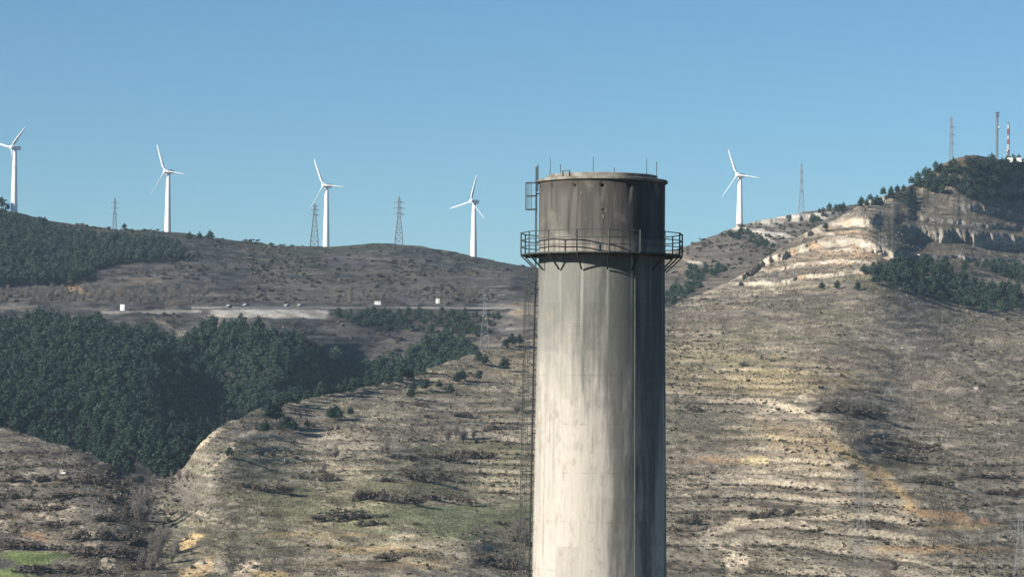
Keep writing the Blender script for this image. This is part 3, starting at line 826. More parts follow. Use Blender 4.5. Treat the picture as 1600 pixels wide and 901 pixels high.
# ------------------------------------------------------------------ wind turbines
def turbine(x, ybase, yhub, dist, phi0, label, blade_l=19.3):
    b = P(x, ybase, dist); hub = P(x + .6, yhub, dist)
    H = hub.z - b.z; s = (FPX / dist) / 2.2685
    H0 = H
    t = empty('wind_turbine', (b.x, b.y, b.z))
    tag(t, label, 'wind turbine', 'white wind turbines along the ridge')
    k = 1.0
    mb = MB()
    prof = []
    for q in np.linspace(-.08, 1, 10): prof.append(((2.35 - 1.05 * max(q, 0)) * .98, q * (H - 1.3)))
    mb.lathe(prof, 32); mb.build('tower', M_WHITE, t, True)
    yaw = R(35)
    ax = Vector((-math.sin(yaw), -math.cos(yaw), 0)); rt = Vector((math.cos(yaw), -math.sin(yaw), 0)); up = Vector((0, 0, 1))
    mb = MB()
    # nacelle: a rounded tapering housing along the rotor axis
    secs = [(2.6, .9, .9), (2.2, 1.35, 1.35), (-1.5, 1.5, 1.5), (-4.2, 1.3, 1.3), (-4.8, .9, 1.0)]
    V = []
    for a, w, h in secs:
        for i in range(12):
            u = 2 * math.pi * i / 12
            cx = math.copysign(abs(math.cos(u)) ** .6, math.cos(u)); sx = math.copysign(abs(math.sin(u)) ** .6, math.sin(u))
            V.append(Vector((0, 0, H)) + ax * a + rt * (w * cx) + up * (h * sx))
    F = [(j * 12 + i, j * 12 + (i + 1) % 12, (j + 1) * 12 + (i + 1) % 12, (j + 1) * 12 + i) for j in range(4) for i in range(12)]
    F += [tuple(range(11, -1, -1)), tuple(range(48, 60))]
    mb.add(V, F); mb.build('nacelle', M_WHITE, t)
    mb = MB()
    V = []
    for a, rr in ((2.65, 1.3), (3.6, 1.5), (4.4, 1.15), (4.9, .35)):
        for i in range(16):
            u = 2 * math.pi * i / 16
            V.append(Vector((0, 0, H)) + ax * a + rt * (rr * math.cos(u)) + up * (rr * math.sin(u)))
    F = [(j * 16 + i, j * 16 + (i + 1) % 16, (j + 1) * 16 + (i + 1) % 16, (j + 1) * 16 + i) for j in range(3) for i in range(16)] + [tuple(range(48, 64))]
    mb.add(V, F); hubo = mb.build('rotor_hub', M_WHITE, t, True)
    for q in range(3):
        ph = R(phi0 + 120 * q)
        d = up * math.cos(ph) + rt * math.sin(ph); tg = rt * math.cos(ph) - up * math.sin(ph)
        V = []
        L = blade_l
        for f, ch, tw, th in ((.0, 1.0, 76, 1.0), (.06, 1.1, 74, .9), (.18, 2.0, 68, .55), (.35, 1.7, 62, .4), (.6, 1.25, 58, .3), (.85, .85, 56, .2), (1.0, .3, 55, .1)):
            c = Vector((0, 0, H)) + ax * (3.5 + .6 * f) + d * (.6 + L * f)
            cd = tg * math.cos(R(tw)) - ax * math.sin(R(tw)); nd = ax * math.cos(R(tw)) + tg * math.sin(R(tw))
            for u in range(8):
                an = 2 * math.pi * u / 8
                V.append(c + cd * (ch / 2 * math.cos(an) - ch * .12) + nd * (th / 2 * math.sin(an)))
        F = [(j * 8 + i, j * 8 + (i + 1) % 8, (j + 1) * 8 + (i + 1) % 8, (j + 1) * 8 + i) for j in range(6) for i in range(8)]
        F += [tuple(range(7, -1, -1)), tuple(range(48, 56))]
        mb = MB(); mb.add(V, F); mb.build('blade', M_WHITE, hubo, True)
    return t
def ridge_r(x, off=0.0):
    return float(np.interp(x, [p[0] for p in B_CREST], [p[2] for p in B_CREST])) + off
turbine(22, 326, 231, ridge_r(22), 46, 'white wind turbine at the far left edge above the dark pine slope')
turbine(262, 361, 268, ridge_r(262), -21, 'white wind turbine on the ridge above the right end of the upper pine wood')
turbine(509.6, 384.5, 290, ridge_r(510), -24, 'white wind turbine beside the faint pylon, third from the left on the ridge')
turbine(740, 401, 315, ridge_r(740), 16, 'white wind turbine with one blade straight up, nearest left of the chimney', 17.4)
turbine(1155.8, 355, 274, ridge_r(1156), -21, 'white wind turbine right of the chimney on the rocky shoulder', 17.4)

# ------------------------------------------------------------------ pylons and masts
def pylon(x, ybase, ytop, dist, arms, wb, wt, label, name='lattice_pylon', leg=.16, mat=M_PYL, cat='pylon', group='lattice pylons of the power line', extra=0.0, wneck=None):
    b = P(x, ybase, dist); top = P(x + (ybase - ytop) * .0088, ytop, dist)
    H = top.z - b.z
    t = empty(name, (b.x, b.y, b.z)); tag(t, label, cat, group)
    mb = MB()
    k = 10
    fr = [1 - (1 - i / k) ** 1.25 for i in range(k + 1)]
    def hw(f): 
        fn = .62
        wn = wt if wneck is None else wneck
        return (wb + (wn - wb) * f / fn) / 2 if f < fn else (wn + (wt - wn) * (f - fn) / (1 - fn)) / 2
    cs = ((-1, -1), (1, -1), (1, 1), (-1, 1))
    for i in range(k):
        f0, f1 = fr[i] * .96, fr[i + 1] * .96
        a0, a1 = hw(f0), hw(f1)
        for j in range(4):
            p0 = (cs[j][0] * a0, cs[j][1] * a0, f0 * H); p1 = (cs[j][0] * a1, cs[j][1] * a1, f1 * H)
            q0 = (cs[(j + 1) % 4][0] * a0, cs[(j + 1) % 4][1] * a0, f0 * H); q1 = (cs[(j + 1) % 4][0] * a1, cs[(j + 1) % 4][1] * a1, f1 * H)
            if i == 0: p0 = (p0[0], p0[1], -2 - extra)
            mb.bar(p0, p1, leg); mb.bar(p0, q1, leg * .55, 3); mb.bar(q0, p1, leg * .55, 3); mb.bar(p1, q1, leg * .5, 3)
    mb.bar((0, 0, .95 * H), (0, 0, H), leg)
    mb.build('lattice_body', mat, t)
    for f, w in arms:
        am = MB(); a = hw(f)
        for s in ((-1, 1) if w > 0 else (1,)):
            W = abs(w)
            am.bar((0, a, f * H), (s * W, 0, f * H), leg * .9); am.bar((0, -a, f * H), (s * W, 0, f * H), leg * .9)
            am.bar((0, 0, f * H + 1.2), (s * W, 0, f * H), leg * .9); am.bar((0, 0, f * H - .2), (0, 0, f * H + 1.3), leg * .6); am.bar((0, -a, f * H), (0, a, f * H), leg * .6)
            am.bar((s * W, 0, f * H), (s * W, 0, f * H - 1.0), leg * .4)
        am.build('crossarm', mat, t)
    return t
pylon(623, 381, 306, 2150, ((.62, 3.9), (.74, 4.3), (.86, 4.0)), 6.2, 1.0, 'grey lattice pylon with three wide crossarms standing alone on the middle ridge', wneck=1.9, leg=.27)
pylon(491, 384, 317, 2250, ((.72, 3.0), (.83, 3.2), (.92, 2.6)), 6.4, 1.0, 'faint lattice pylon half hidden by the blade tip of a turbine', wneck=2.6, leg=.25)
pylon(179, 356, 308, 2400, ((.45, 2.6), (.64, 3.8), (.80, 3.2)), 3.2, .8, 'small distant pylon between the two leftmost turbines', wneck=1.4, leg=.16)
pylon(1252, 333, 253, 2050, ((.42, 1.3), (.62, 1.4), (.80, 1.2)), 4.2, .7, 'slim hazy lattice pylon on the pale rocky crest right of the turbine', wneck=1.5, leg=.13)
pylon(1486, 249, 181, 1660, ((.36, -2.2), (.56, -2.2), (.74, -2.0)), 1.9, .9, 'thin lattice pylon with one-sided arms left of the hilltop', wneck=1.6, leg=.12)
pylon(757, 544, 455, 1195, ((.62, 2.6), (.75, 2.9), (.88, 2.6)), 4.0, .7, 'pale lattice pylon low on the slope left of the chimney', wneck=1.4, leg=.03, mat=M_GALV)
g = ground('A', 1345, 884)
pylon(1345, 884, 735, math.hypot(g.x, g.y), ((.68, 2.4), (.79, 2.8), (.90, 2.4)), 3.4, .7, 'pale lattice pylon standing at the foot of the right hill', wneck=1.3, leg=.016, mat=M_PALEPYL)
g = ground('A', 1594, 905)
pylon(1594, 905, 800, math.hypot(g.x, g.y), ((.70, 2.2), (.88, 2.2)), 3.0, .6, 'pale lattice pylon at the lower right edge', wneck=1.2, leg=.016, mat=M_PALEPYL)

# hilltop masts
def mast(x, ybase, ytop, dist, w, banded, label):
    b = P(x, ybase, dist); top = P(x, ytop, dist); H = top.z - b.z
    t = empty('radio_mast', (b.x, b.y, b.z)); tag(t, label, 'radio mast')
    nsec = 7 if banded else 9
    for i in range(nsec):
        mb = MB(); z0, z1 = H * i / nsec, H * (i + 1) / nsec
        if i == 0: z0 = -2
        a = w / 2
        cs = [(a * math.cos(u), a * math.sin(u)) for u in (.3, .3 + 2.094, .3 + 4.189)]
        for j in range(3):
            p, q = cs[j], cs[(j + 1) % 3]
            mb.bar((*p, z0), (*p, z1), .16 if banded else .13)
            for k in range(3):
                u0, u1 = z0 + (z1 - z0) * k / 3, z0 + (z1 - z0) * (k + 1) / 3
                mb.bar((*p, u0), (*q, u1), .08, 3); mb.bar((*q, u0), (*p, u1), .08, 3)
        mb.build('mast_section', (M_WHITE if i % 2 == 0 else M_RED) if banded else M_MASTG, t)
    if banded:
        mb = MB(); mb.bar((0, 0, H), (0, 0, H + 3), .1); mb.build('whip_antenna', M_WHITE, t)
        for z, s in ((.25, -1.0), (.14, -1.0)):
            mb = MB(); mb.bar((s - .3, -.9, H * z), (s, -.3, H * z), .75, 12, .55); mb.build('dish_antenna', M_WHITE, t)
    else:
        for z in (.92, .985):
            mb = MB()
            for u in (0, 2.1, 4.2): mb.box((1.15 * math.cos(u), 1.15 * math.sin(u), H * z), (.35, .35, 1.0), u)
            mb.lathe([(.5, H * z - .1), (1.2, H * z - .1), (1.2, H * z + .1), (.5, H * z + .1)], 12); mb.build('antenna_panel', M_MASTG, t)
        mb = MB(); mb.bar((.9, -.9, H * .68), (.8, -.4, H * .68), .55, 12, .4); mb.build('dish_antenna', M_WHITE, t)
        mb = MB(); mb.box((.9, 0, H * .655), (1.8, 1.2, .15)); mb.build('dish_bracket', M_MASTG, t)
M_MASTG = noisy('dark_mast_steel', (.10, .11, .12), (.16, .17, .18), 2, .5, .4)
mast(1557.5, 250, 175, 1655, 1.5, False, 'tall dark grey lattice mast on the hilltop')
mast(1575.5, 250, 193, 1660, 1.3, True, 'red and white banded radio mast on the hilltop')

# small buildings and vehicles
def hut(x, y, layer, w, h, d, label, mono=False, flat=False, r=None):
    g = ground(layer, x, y) if r is None else P(x, y, r)
    t = empty('hut', g, R(random.uniform(-15, 15))); tag(t, label, 'hut')
    mb = MB(); mb.box((0, 0, h / 2 - .4), (w, d, h + .8)); mb.build('wall', M_WALLW, t)
    mb = MB()
    if flat: mb.box((0, 0, h + .1), (w + .3, d + .3, .2))
    else: mb.add([(-w/2-.15, -d/2-.15, h), (w/2+.15, -d/2-.15, h), (w/2+.15, d/2+.15, h), (-w/2-.15, d/2+.15, h), (-w/2-.15, 0, h + w*.16), (w/2+.15, 0, h + w*.16)],
                 [(0, 1, 5, 4), (2, 3, 4, 5), (0, 4, 3), (1, 2, 5), (3, 2, 1, 0)])
    mb.build('roof', M_WALLW if flat else M_ROOF, t)
    mb = MB(); mb.box((w * .22, -d / 2 - .03, .95), (.8, .08, 1.9)); mb.build('door', M_ROOF, t)
hut(191.5, 484.5, 'B', 2.3, 2.7, 2.2, 'small white hut beside the pale track above the pine forest', flat=True)
hut(683, 473, 'B', 2.1, 2.2, 2.0, 'small white hut on the scrubby slope left of the chimney', flat=True)
hut(589, 476, 'B', 3.2, 1.3, 2.5, 'low white roofed shed above the dark scrub belt')
hut(1578, 251.5, 'A', 3.0, 1.6, 2.5, 'white equipment hut at the foot of the red and white mast', flat=True, r=1652)
hut(1592.5, 251, 'A', 2.4, 1.4, 2.2, 'white equipment hut between the hilltop trees, at the right edge', flat=True, r=1655)
def car(x, y, label, colm):
    g = ground('B', x, y); g.z += .45
    t = empty('parked_car', g, R(72 + random.uniform(-8, 8))); tag(t, label, 'car', 'cars on the hillside road')
    mb = MB(); prof = [(-2.1, .35), (-2.1, .8), (-1.2, .9), (-.7, 1.4), (.8, 1.42), (1.4, .95), (2.1, .8), (2.1, .35)]
    V = [(p[0], -.85, p[1]) for p in prof] + [(p[0], .85, p[1]) for p in prof]; n = len(prof)
    mb.add(V, [tuple(range(n)), tuple(range(2 * n - 1, n - 1, -1))] + [(i, n + i, n + (i + 1) % n, (i + 1) % n) for i in range(n)])
    mb.build('body', colm, t)
    mb = MB(); mb.add([(-1.0, -.87, .92), (1.2, -.87, .95), (.75, -.87, 1.35), (-.65, -.87, 1.35)], [(0, 1, 2, 3)]); mb.build('window', M_DARK, t)
    for wx in (-1.3, 1.3):
        for s in (-.75, .75):
            mb = MB(); mb.bar((wx, s - .1, .32), (wx, s + .1, .32), .32, 10); mb.build('wheel', M_DARK, t)
M_CARP = noisy('pale_car_paint', (.20, .21, .22), (.27, .27, .27), 1, .25, .6)
for i, (x, lab) in enumerate(((357, 'small white car on the road at the left end of the pale embankment'), (384, 'small white car on the road above the middle of the pale embankment'), (447, 'small pale car on the road right of centre of the embankment'), (468, 'small pale car on the road near the right end of the embankment'))):
    car(x, 480.5, lab, M_CARP)

# ------------------------------------------------------------------ vegetation meshes
def leafy(centers, radii, n, size, rs, up=.25, flat=1.0, jit=.7):
    """leaf clumps as small quads spread through ellipsoids: returns V (4n,3), tint (4n)"""
    c = np.asarray(centers); r = np.asarray(radii)
    w = r.prod(1) ** (2 / 3); w = w / w.sum()
    idx = rs.choice(len(c), n, p=w)
    d = rs.normal(size=(n, 3)); d /= np.linalg.norm(d, axis=1)[:, None]
    rr = rs.uniform(.45, 1.0, n) ** .6
    p = c[idx] + d * r[idx] * rr[:, None]
    nrm = d + rs.normal(size=(n, 3)) * jit + np.array((0, 0, up)); nrm /= np.linalg.norm(nrm, axis=1)[:, None]
    t = np.cross(nrm, rs.normal(size=(n, 3))); t /= np.linalg.norm(t, axis=1)[:, None]
    b = np.cross(nrm, t)
    s = size * rs.uniform(.6, 1.35, n)[:, None] / 2
    V = np.stack([p - t * s - b * s * flat, p + t * s - b * s * flat * .7, p + t * s * .8 + b * s * flat, p - t * s * .7 + b * s * flat * 1.1], 1)
    cl = rs.uniform(0, 1, len(c))[idx]
    tint = np.clip(.4 * cl + .6 * rs.uniform(0, 1, n), 0, 1)
    return V.reshape(-1, 3), np.repeat(tint, 4)

def quads(n): return np.arange(4 * n).reshape(-1, 4)

def pine_geo(seed, nl, size):
    rs = np.random.default_rng(seed)
    H = 1.0                                    # unit height, scaled later
    cs = []; rd = []
    k = rs.integers(9, 13)
    for i in range(k):
        f = (i + .5) / k
        z = .24 + .70 * f
        w = .30 * (1 - f ** 1.6) ** .6 * (1.0 if f > .12 else .75) + .045
        m = 3 if f < .75 else 1
        a0 = rs.uniform(0, 6.28)
        for j in range(m):
            a = a0 + 6.28 * j / m + rs.uniform(-.5, .5)
            o = w * rs.uniform(.35, .75) * (1 if m > 1 else .2)
            cs.append((o * math.cos(a), o * math.sin(a), z + rs.uniform(-.04, .04)))
            q = w * rs.uniform(.45, .75)
            rd.append((q, q, .075 * rs.uniform(.7, 1.2)))
    V, t = leafy(cs, rd, nl, size, rs, jit=.35)
    return V, t, cs

def trunk_mb(cs, h=.9, r0=.022):
    mb = MB(); p0 = Vector((0, 0, -.06))
    for i in range(4):
        p1 = Vector((random.uniform(-.01, .01), random.uniform(-.01, .01), h * (i + 1) / 4))
        mb.bar(p0, p1, r0 * (1 - i * .22), 6, r0 * (1 - (i + 1) * .22)); p0 = p1
    for c in cs[::3]: mb.bar((0, 0, c[2] - .05), c, .008, 3, .003)
    return mb
PINES = []
for s in range(6):
    V, t, cs = pine_geo(50 + s, 620, .062)
    cm = mesh_np('crown', V, quads(620), M_PINE, {'tint': ('POINT', 'FLOAT', t)})
    PINES.append((cm, trunk_mb(cs).mesh('trunk', M_BARK)))
PLOW = [pine_geo(80 + s, 380, .074)[:2] for s in range(8)]

def shrub_geo(seed, n, size, wide=1.0):
    rs = np.random.default_rng(seed)
    k = rs.integers(4, 8)
    cs = np.stack([rs.uniform(-.35, .35, k) * wide, rs.uniform(-.35, .35, k), rs.uniform(.18, .5, k)], 1)
    rd = np.stack([rs.uniform(.18, .34, k), rs.uniform(.18, .34, k), rs.uniform(.15, .32, k)], 1)
    return leafy(cs, rd, n, size, rs, up=.4)
def stem_mb():
    mb = MB()
    for i in range(5):
        a = i * 1.26 + .3; mb.bar((0, 0, -.1), (.25 * math.cos(a), .25 * math.sin(a), .4), .03, 3, .01)
    return mb
M_STEM = noisy('shrub_stem', (.08, .06, .05), (.12, .10, .08), 4)
SHRUBS = []
for s in range(5):
    V, t = shrub_geo(110 + s, 320, .11)
    SHRUBS.append((mesh_np('foliage', V, quads(320), M_SHRUB, {'tint': ('POINT', 'FLOAT', t)}), stem_mb().mesh('stem', M_STEM)))
THICK = []
for s in range(5):
    V, t = shrub_geo(130 + s, 420, .15, 1.0)
    rs = np.random.default_rng(200 + s); k = 16
    cs = np.stack([rs.uniform(-1.0, 1.0, k), rs.uniform(-.3, .3, k), rs.uniform(.12, .42, k)], 1)
    cs[:, 2] *= np.sqrt(np.clip(1.05 - cs[:, 0] ** 2, .25, 1))
    rd = np.stack([rs.uniform(.16, .3, k), rs.uniform(.16, .3, k), rs.uniform(.12, .30, k)], 1)
    V, t = leafy(cs, rd, 1000, .075, rs, up=.3, jit=.9)
    mb = MB(); mb.bar((-1, 0, -.08), (1, 0, -.08), .015, 3)
    for q in range(10):
        x = -0.9 + .2 * q; mb.bar((x, 0, -.1), (x + .1, .05, .4), .012, 3, .005)
    THICK.append((mesh_np('foliage', V, quads(1000), M_BRAMBLE, {'tint': ('POINT', 'FLOAT', t)}), mb.mesh('stem', M_STEM)))
SLOW = [shrub_geo(160 + s, 13, .42) for s in range(8)]

def bare_geo(seed):
    """leafless tree: limbs, branches and a haze of twigs, unit height"""
    rs = random.Random(seed); mb = MB()
    mb.bar((0, 0, -.05), (0, 0, .35), .014, 5, .009)
    tw = MB()
    for i in range(22):
        a = rs.uniform(0, 6.28); z0 = .02 + .012 * i
        tz = rs.uniform(.3, 1.0); tr = (.25 * (1 - ((tz - .5) / .56) ** 2) + .02) * rs.uniform(.6, 1.05)
        tip = Vector((tr * math.cos(a), tr * math.sin(a), tz))
        b0 = Vector((0, 0, min(z0, tz * .6))); mid = b0.lerp(tip, .5) + Vector((0, 0, .05))
        mb.bar(b0, mid, .011, 3, .007); mb.bar(mid, tip, .007, 3, .002)
        for j in range(26):
            s = b0.lerp(mid, .25 + .75 * rs.random()) if j < 9 else mid.lerp(tip, rs.random())
            e = s + Vector((rs.uniform(-.09, .09), rs.uniform(-.09, .09), rs.uniform(.0, .12)))
            tw.bar(s, e, .0036, 3, .0016)
            for q in range(2):
                e2 = e + Vector((rs.uniform(-.09, .09), rs.uniform(-.09, .09), rs.uniform(.0, .10))); tw.bar(s.lerp(e, .6), e2, .0026, 3, .001)
    t = mb.mesh('trunk', M_TWIGB); c = tw.mesh('crown', M_TWIG)
    a = c.attributes.new('tint', 'FLOAT', 'POINT')
    a.data.foreach_set('value', np.random.default_rng(seed).uniform(0, 1, len(c.vertices)).astype(np.float32))
    return c, t
M_TWIGB = noisy('bare_bark', (.09, .08, .07), (.14, .125, .11), 4)
BARES = [bare_geo(300 + s) for s in range(5)]

def plant(name, pair, loc, sc, label, cat, group, part=('crown', 'trunk')):
    t = empty(name, loc, random.uniform(0, 6.28) if name != 'thicket' else random.uniform(-.15, .15))
    t.scale = sc
    tag(t, label, cat, group)
    link(part[0], pair[0], t); link(part[1], pair[1], t)
    return t

ORD = ['leftmost'] + [w + ' from left' for w in ('second', 'third', 'fourth', 'fifth', 'sixth', 'seventh', 'eighth', 'ninth', 'tenth')]
def rank_labels(objs, noun, cells, limit=10):
    """objects sorted into places one can find; within a place they are told apart from left to right"""
    rows = {}
    for o in objs:
        x, y = pixel_of(np.array(o.location)); ph = cells[-1][0]
        for c in cells:
            if len(c) == 1 or (c[1] <= x < c[2] and c[3] <= y < c[4]): ph = c[0]; break
        rows.setdefault(ph, []).append((float(x), o))
    for ph, l in rows.items():
        l.sort(key=lambda q: q[0])
        for i, (x, o) in enumerate(l):
            if len(l) == 1: o['label'] = 'single ' + noun + ' ' + ph
            elif len(l) <= limit: o['label'] = noun + ', ' + ORD[i] + ', ' + ph
            else: o['label'] = noun + ' among those ' + ph

def pixel_of(p):
    d = (np.asarray(p) - np.array((0, 0, CAM_H))) @ CR
    return 800 + FPX * d[..., 0] / -d[..., 2], 450.5 - FPX * d[..., 1] / -d[..., 2]

areaA = np.gradient(RA, axis=0) * np.gradient(XS)[None] * RA / FPX
areaB = np.gradient(RB, axis=0) * np.gradient(XS)[None] * RB / FPX

def scatter(layer, mask, dens, mind, seed):
    """pick vertices with a probability per square metre, kept a minimum distance apart"""
    rs = np.random.default_rng(seed)
    Pm, ar = (PA, areaA) if layer == 'A' else (PB, areaB)
    pr = np.clip(ar * dens * mask, 0, 1)
    sel = np.argwhere(rs.random(pr.shape) < pr)
    rs.shuffle(sel)
    pts = Pm[sel[:, 0], sel[:, 1]]
    if mind <= 0: return pts, sel
    grid = {}; keep = []
    for i, p in enumerate(pts):
        gx, gy = int(p[0] // mind), int(p[1] // mind); ok = True
        for dx in (-1, 0, 1):
            for dy in (-1, 0, 1):
                for q in grid.get((gx + dx, gy + dy), ()):
                    if (q[0] - p[0]) ** 2 + (q[1] - p[1]) ** 2 < mind * mind: ok = False; break
                if not ok: break
            if not ok: break
        if ok:
            grid.setdefault((gx, gy), []).append(p); keep.append(i)
    return pts[keep], sel[keep]

# ---- pines
wob = 7 * fbm(XB * 1.0, YB * 1.0, 60, 3, 40)
wobA = 8 * fbm(XA * 1.0, YA * 1.0, 60, 3, 41)
F_STRIP = [(560, 592), (640, 560), (690, 535), (715, 545), (740, 560), (755, 572), (700, 590), (600, 612), (560, 615)]
F_BELT = [(515, 492), (600, 490), (700, 492), (790, 500), (770, 522), (700, 530), (640, 518), (560, 512)]
pools = []
def add_pool(layer, mask, dens, mind, hmin, hmax, seed, label, group, force=False):
    pts, _ = scatter(layer, mask, dens, mind, seed)
    rs = np.random.default_rng(seed + 1)
    hs = hmin + (hmax - hmin) * rs.beta(2.2, 2.0, len(pts))
    for p, h in zip(pts, hs):
        pools.append([p, h, label, group, force])
in_mid = inpoly(XB + wob, YB + wob * .6, F_MID) & ~((XB > 160) & (XB < 225) & (YB < 526))
add_pool('B', in_mid * 1.0, .14, 4.7, 4.5, 10.5, 900, 'dark green pine in the dense forest on the left slope', 'pines of the dense forest on the left slope')
add_pool('B', inpoly(XB, YB, [(325, 562), (400, 562), (440, 590), (430, 625), (350, 630), (318, 600)]) * 1.0, 2.0, 4.0, 5.0, 9.5, 905, 'dark green pine in the dense forest on the left slope', 'pines of the dense forest on the left slope')
add_pool('B', inpoly(XB + wob, YB + wob * .5, F_UP) * 1.0, .08, 4.6, 5.5, 9.5, 910, 'dark pine in the upper wood below the leftmost turbines', 'pines of the upper wood below the turbines')
add_pool('B', inpoly(XB + wob * .5, YB, F_STRIP) * 1.0, .12, 3.4, 6.0, 10.0, 920, 'green pine in the strip of pines above the gully left of the chimney', 'pines of the strip above the gully')
add_pool('B', inpoly(XB + wob, YB + wob * .3, F_BELT) * (fbm(xb, yb, 25, 3, 43) > -.85), .09, 3.8, 3.0, 6.0, 925, 'dark pine in the scrub belt below the far road', 'pines of the scrub belt below the road')
cr = YA - yA[None]
add_pool('A', (XA > 425) & (XA < 665) & (cr > -1) & (cr < 9), .09, 3.2, 3.5, 6.5, 930, 'green pine in the row along the crest of the centre hill', 'pines along the crest of the centre hill')
R_TOPW = [(1436, 286), (1470, 270), (1520, 257), (1640, 259), (1640, 322), (1560, 318), (1500, 312), (1440, 302)]
R_CREST = [(1338, 316), (1380, 300), (1430, 280), (1470, 258), (1475, 268), (1450, 284), (1400, 310), (1345, 328)]
R_LOWW = [(1350, 430), (1420, 418), (1500, 422), (1560, 420), (1640, 415), (1640, 490), (1540, 492), (1500, 474), (1430, 470), (1360, 442)]
add_pool('A', inpoly(XA + wobA * .6, YA + wobA * .5, R_TOPW) * (fbm(xa, ya, 30, 3, 44) > -1.2), .25, 3.6, 5.0, 8.0, 940, 'dark pine in the wood under the hilltop masts', 'pines of the wood under the hilltop masts')
add_pool('A', inpoly(XA, YA, R_CREST) * 1.0, .08, 3.6, 3.5, 6.0, 950, 'dark pine in the row climbing the skyline of the right hill', 'pines along the skyline of the right hill')
add_pool('A', inpoly(XA + wobA, YA + wobA * .6, R_LOWW) * (fbm(xa, ya, 34, 3, 45) > -.5), .05, 4.2, 4.5, 7.5, 960, 'dark pine in the shaded wood below the right cliffs', 'pines of the shaded wood below the right cliffs')
add_pool('B', inpoly(XB, YB, [(1072, 425), (1130, 420), (1134, 432), (1105, 442), (1075, 440)]) * 1.0, .03, 4.0, 4.0, 6.5, 970, 'dark green pine in the upper clump just right of the chimney', 'pines of the upper clump right of the chimney')
add_pool('B', inpoly(XB, YB, [(1030, 470), (1050, 455), (1085, 448), (1095, 452), (1060, 474), (1040, 490), (1030, 490)]) * 1.0, .03, 4.0, 4.0, 6.5, 975, 'dark green pine in the lower clump just right of the chimney', 'pines of the lower clump right of the chimney')
add_pool('B', inpoly(XB, YB, [(1128, 372), (1160, 362), (1200, 378), (1210, 390), (1195, 400), (1180, 384), (1150, 378)]) * 1.0, .014, 4.5, 3.5, 5.5, 978, 'dark pine below the turbine on the right shoulder', 'pines below the right turbine')
add_pool('B', inpoly(XB, YB, [(1265, 340), (1300, 324), (1322, 322), (1315, 330), (1270, 352)]) * 1.0, .03, 3.6, 3.5, 5.5, 979, 'dark pine on the shaded gully edge near the pale crest', 'pines of the gully edge on the right skyline')
singles = [('A', 421, 660, 8, 'B'), ('A', 432, 660, 7, 'B'), ('A', 446, 672, 6, 'B'), ('A', 458, 677, 5, 'B'), ('A', 413, 678, 5, 'B'), ('A', 524, 656, 5.5, ''), ('A', 515, 657, 5, ''), ('A', 530, 657, 4.5, ''),
           ('A', 641, 623, 5, ''), ('A', 645, 612, 4, ''), ('A', 663, 610, 6, ''), ('A', 703, 615, 4.5, ''), ('A', 713, 598, 5, ''), ('A', 722, 594, 5, ''), ('A', 747, 594, 5.5, ''), ('A', 748, 568, 6, ''), ('A', 757, 570, 5, ''), ('A', 788, 578, 6, ''), ('A', 800, 541, 6, ''), ('A', 812, 540, 5.5, ''), ('A', 790, 543, 5, ''),
           ('A', 480, 668, 3.5, ''), ('A', 548, 650, 3.5, ''), ('A', 357, 716, 4, ''), ('A', 686, 606, 3.5, ''),
           ('B', 2, 324, 9, ''), ('B', 12, 325, 6, ''), ('B', 296, 376, 7, ''), ('B', 312, 377, 7, ''), ('B', 327, 376, 8, ''), ('B', 193, 355, 5, ''),
           ('A', 1307, 452, 5, ''), ('A', 1340, 454, 5, ''), ('A', 1283, 452, 4, ''), ('A', 1168, 431, 3.5, ''), ('A', 1289, 360, 4, '')]
for L, x, y, h, _ in singles:
    g = ground(L, x, y)
    side = 'centre hill' if L == 'A' and x < 1000 else ('right hill' if x > 1000 else 'left ridge')
    pools.append([np.array(g), h, 'lone dark green pine standing in the open on the ' + side, 'lone pines on the ' + side, True])
for q in pools:
    p = q[0]; q.append(q[1] * FPX / math.hypot(p[0], p[1]))
px_, py_ = pixel_of(np.array([q[0] for q in pools]))
vis = (px_ > -15) & (px_ < 1615) & (py_ < 930)
order = sorted([i for i in range(len(pools)) if vis[i]], key=lambda i: (not pools[i][4], -pools[i][5]))
indiv = set(order[:300]); lone = {}; forest_things = {}
SV = []; ST = []
for i, (p, h, lab, grp, fc, _) in enumerate(pools):
    if i in indiv:
        w = h * random.uniform(.9, 1.25)
        o = plant('pine_tree', PINES[i % 6], p, (w, w, h), lab, 'pine tree', grp)
        (lone if lab.startswith('lone') else forest_things).setdefault(grp, []).append(o)
    else:
        V, t = PLOW[i % 8]; a = random.uniform(0, 6.28); w = h * random.uniform(.9, 1.25)
        M = np.array([[math.cos(a) * w, -math.sin(a) * w, 0], [math.sin(a) * w, math.cos(a) * w, 0], [0, 0, h]])
        SV.append(V @ M.T + p); ST.append(np.clip((t * .55 + random.uniform(0, .45)) / .55, 0, 1.6))
for l in lone.values():
    rank_labels(l, 'lone green pine', [('in the cluster above the bare nose', 300, 475, 650, 690), ('on the bare flank below the crest', 475, 600, 600, 700), ('spaced out along the upper crest of the centre hill', 600, 735, 560, 640),
        ('on the pale crest beside the chimney ladder', 735, 835, 500, 620), ('low on the nose of the centre hill', 300, 420, 690, 760), ('at the far left end of the skyline', -20, 60, 280, 340), ('right of the upper wood on the ridge', 60, 400, 330, 400), ('below the lit cliff bands of the right hill', 1150, 1400, 420, 470), ('standing on the lit cliffs of the right hill', 1150, 1400, 300, 420), ('elsewhere on the open hillside',)])
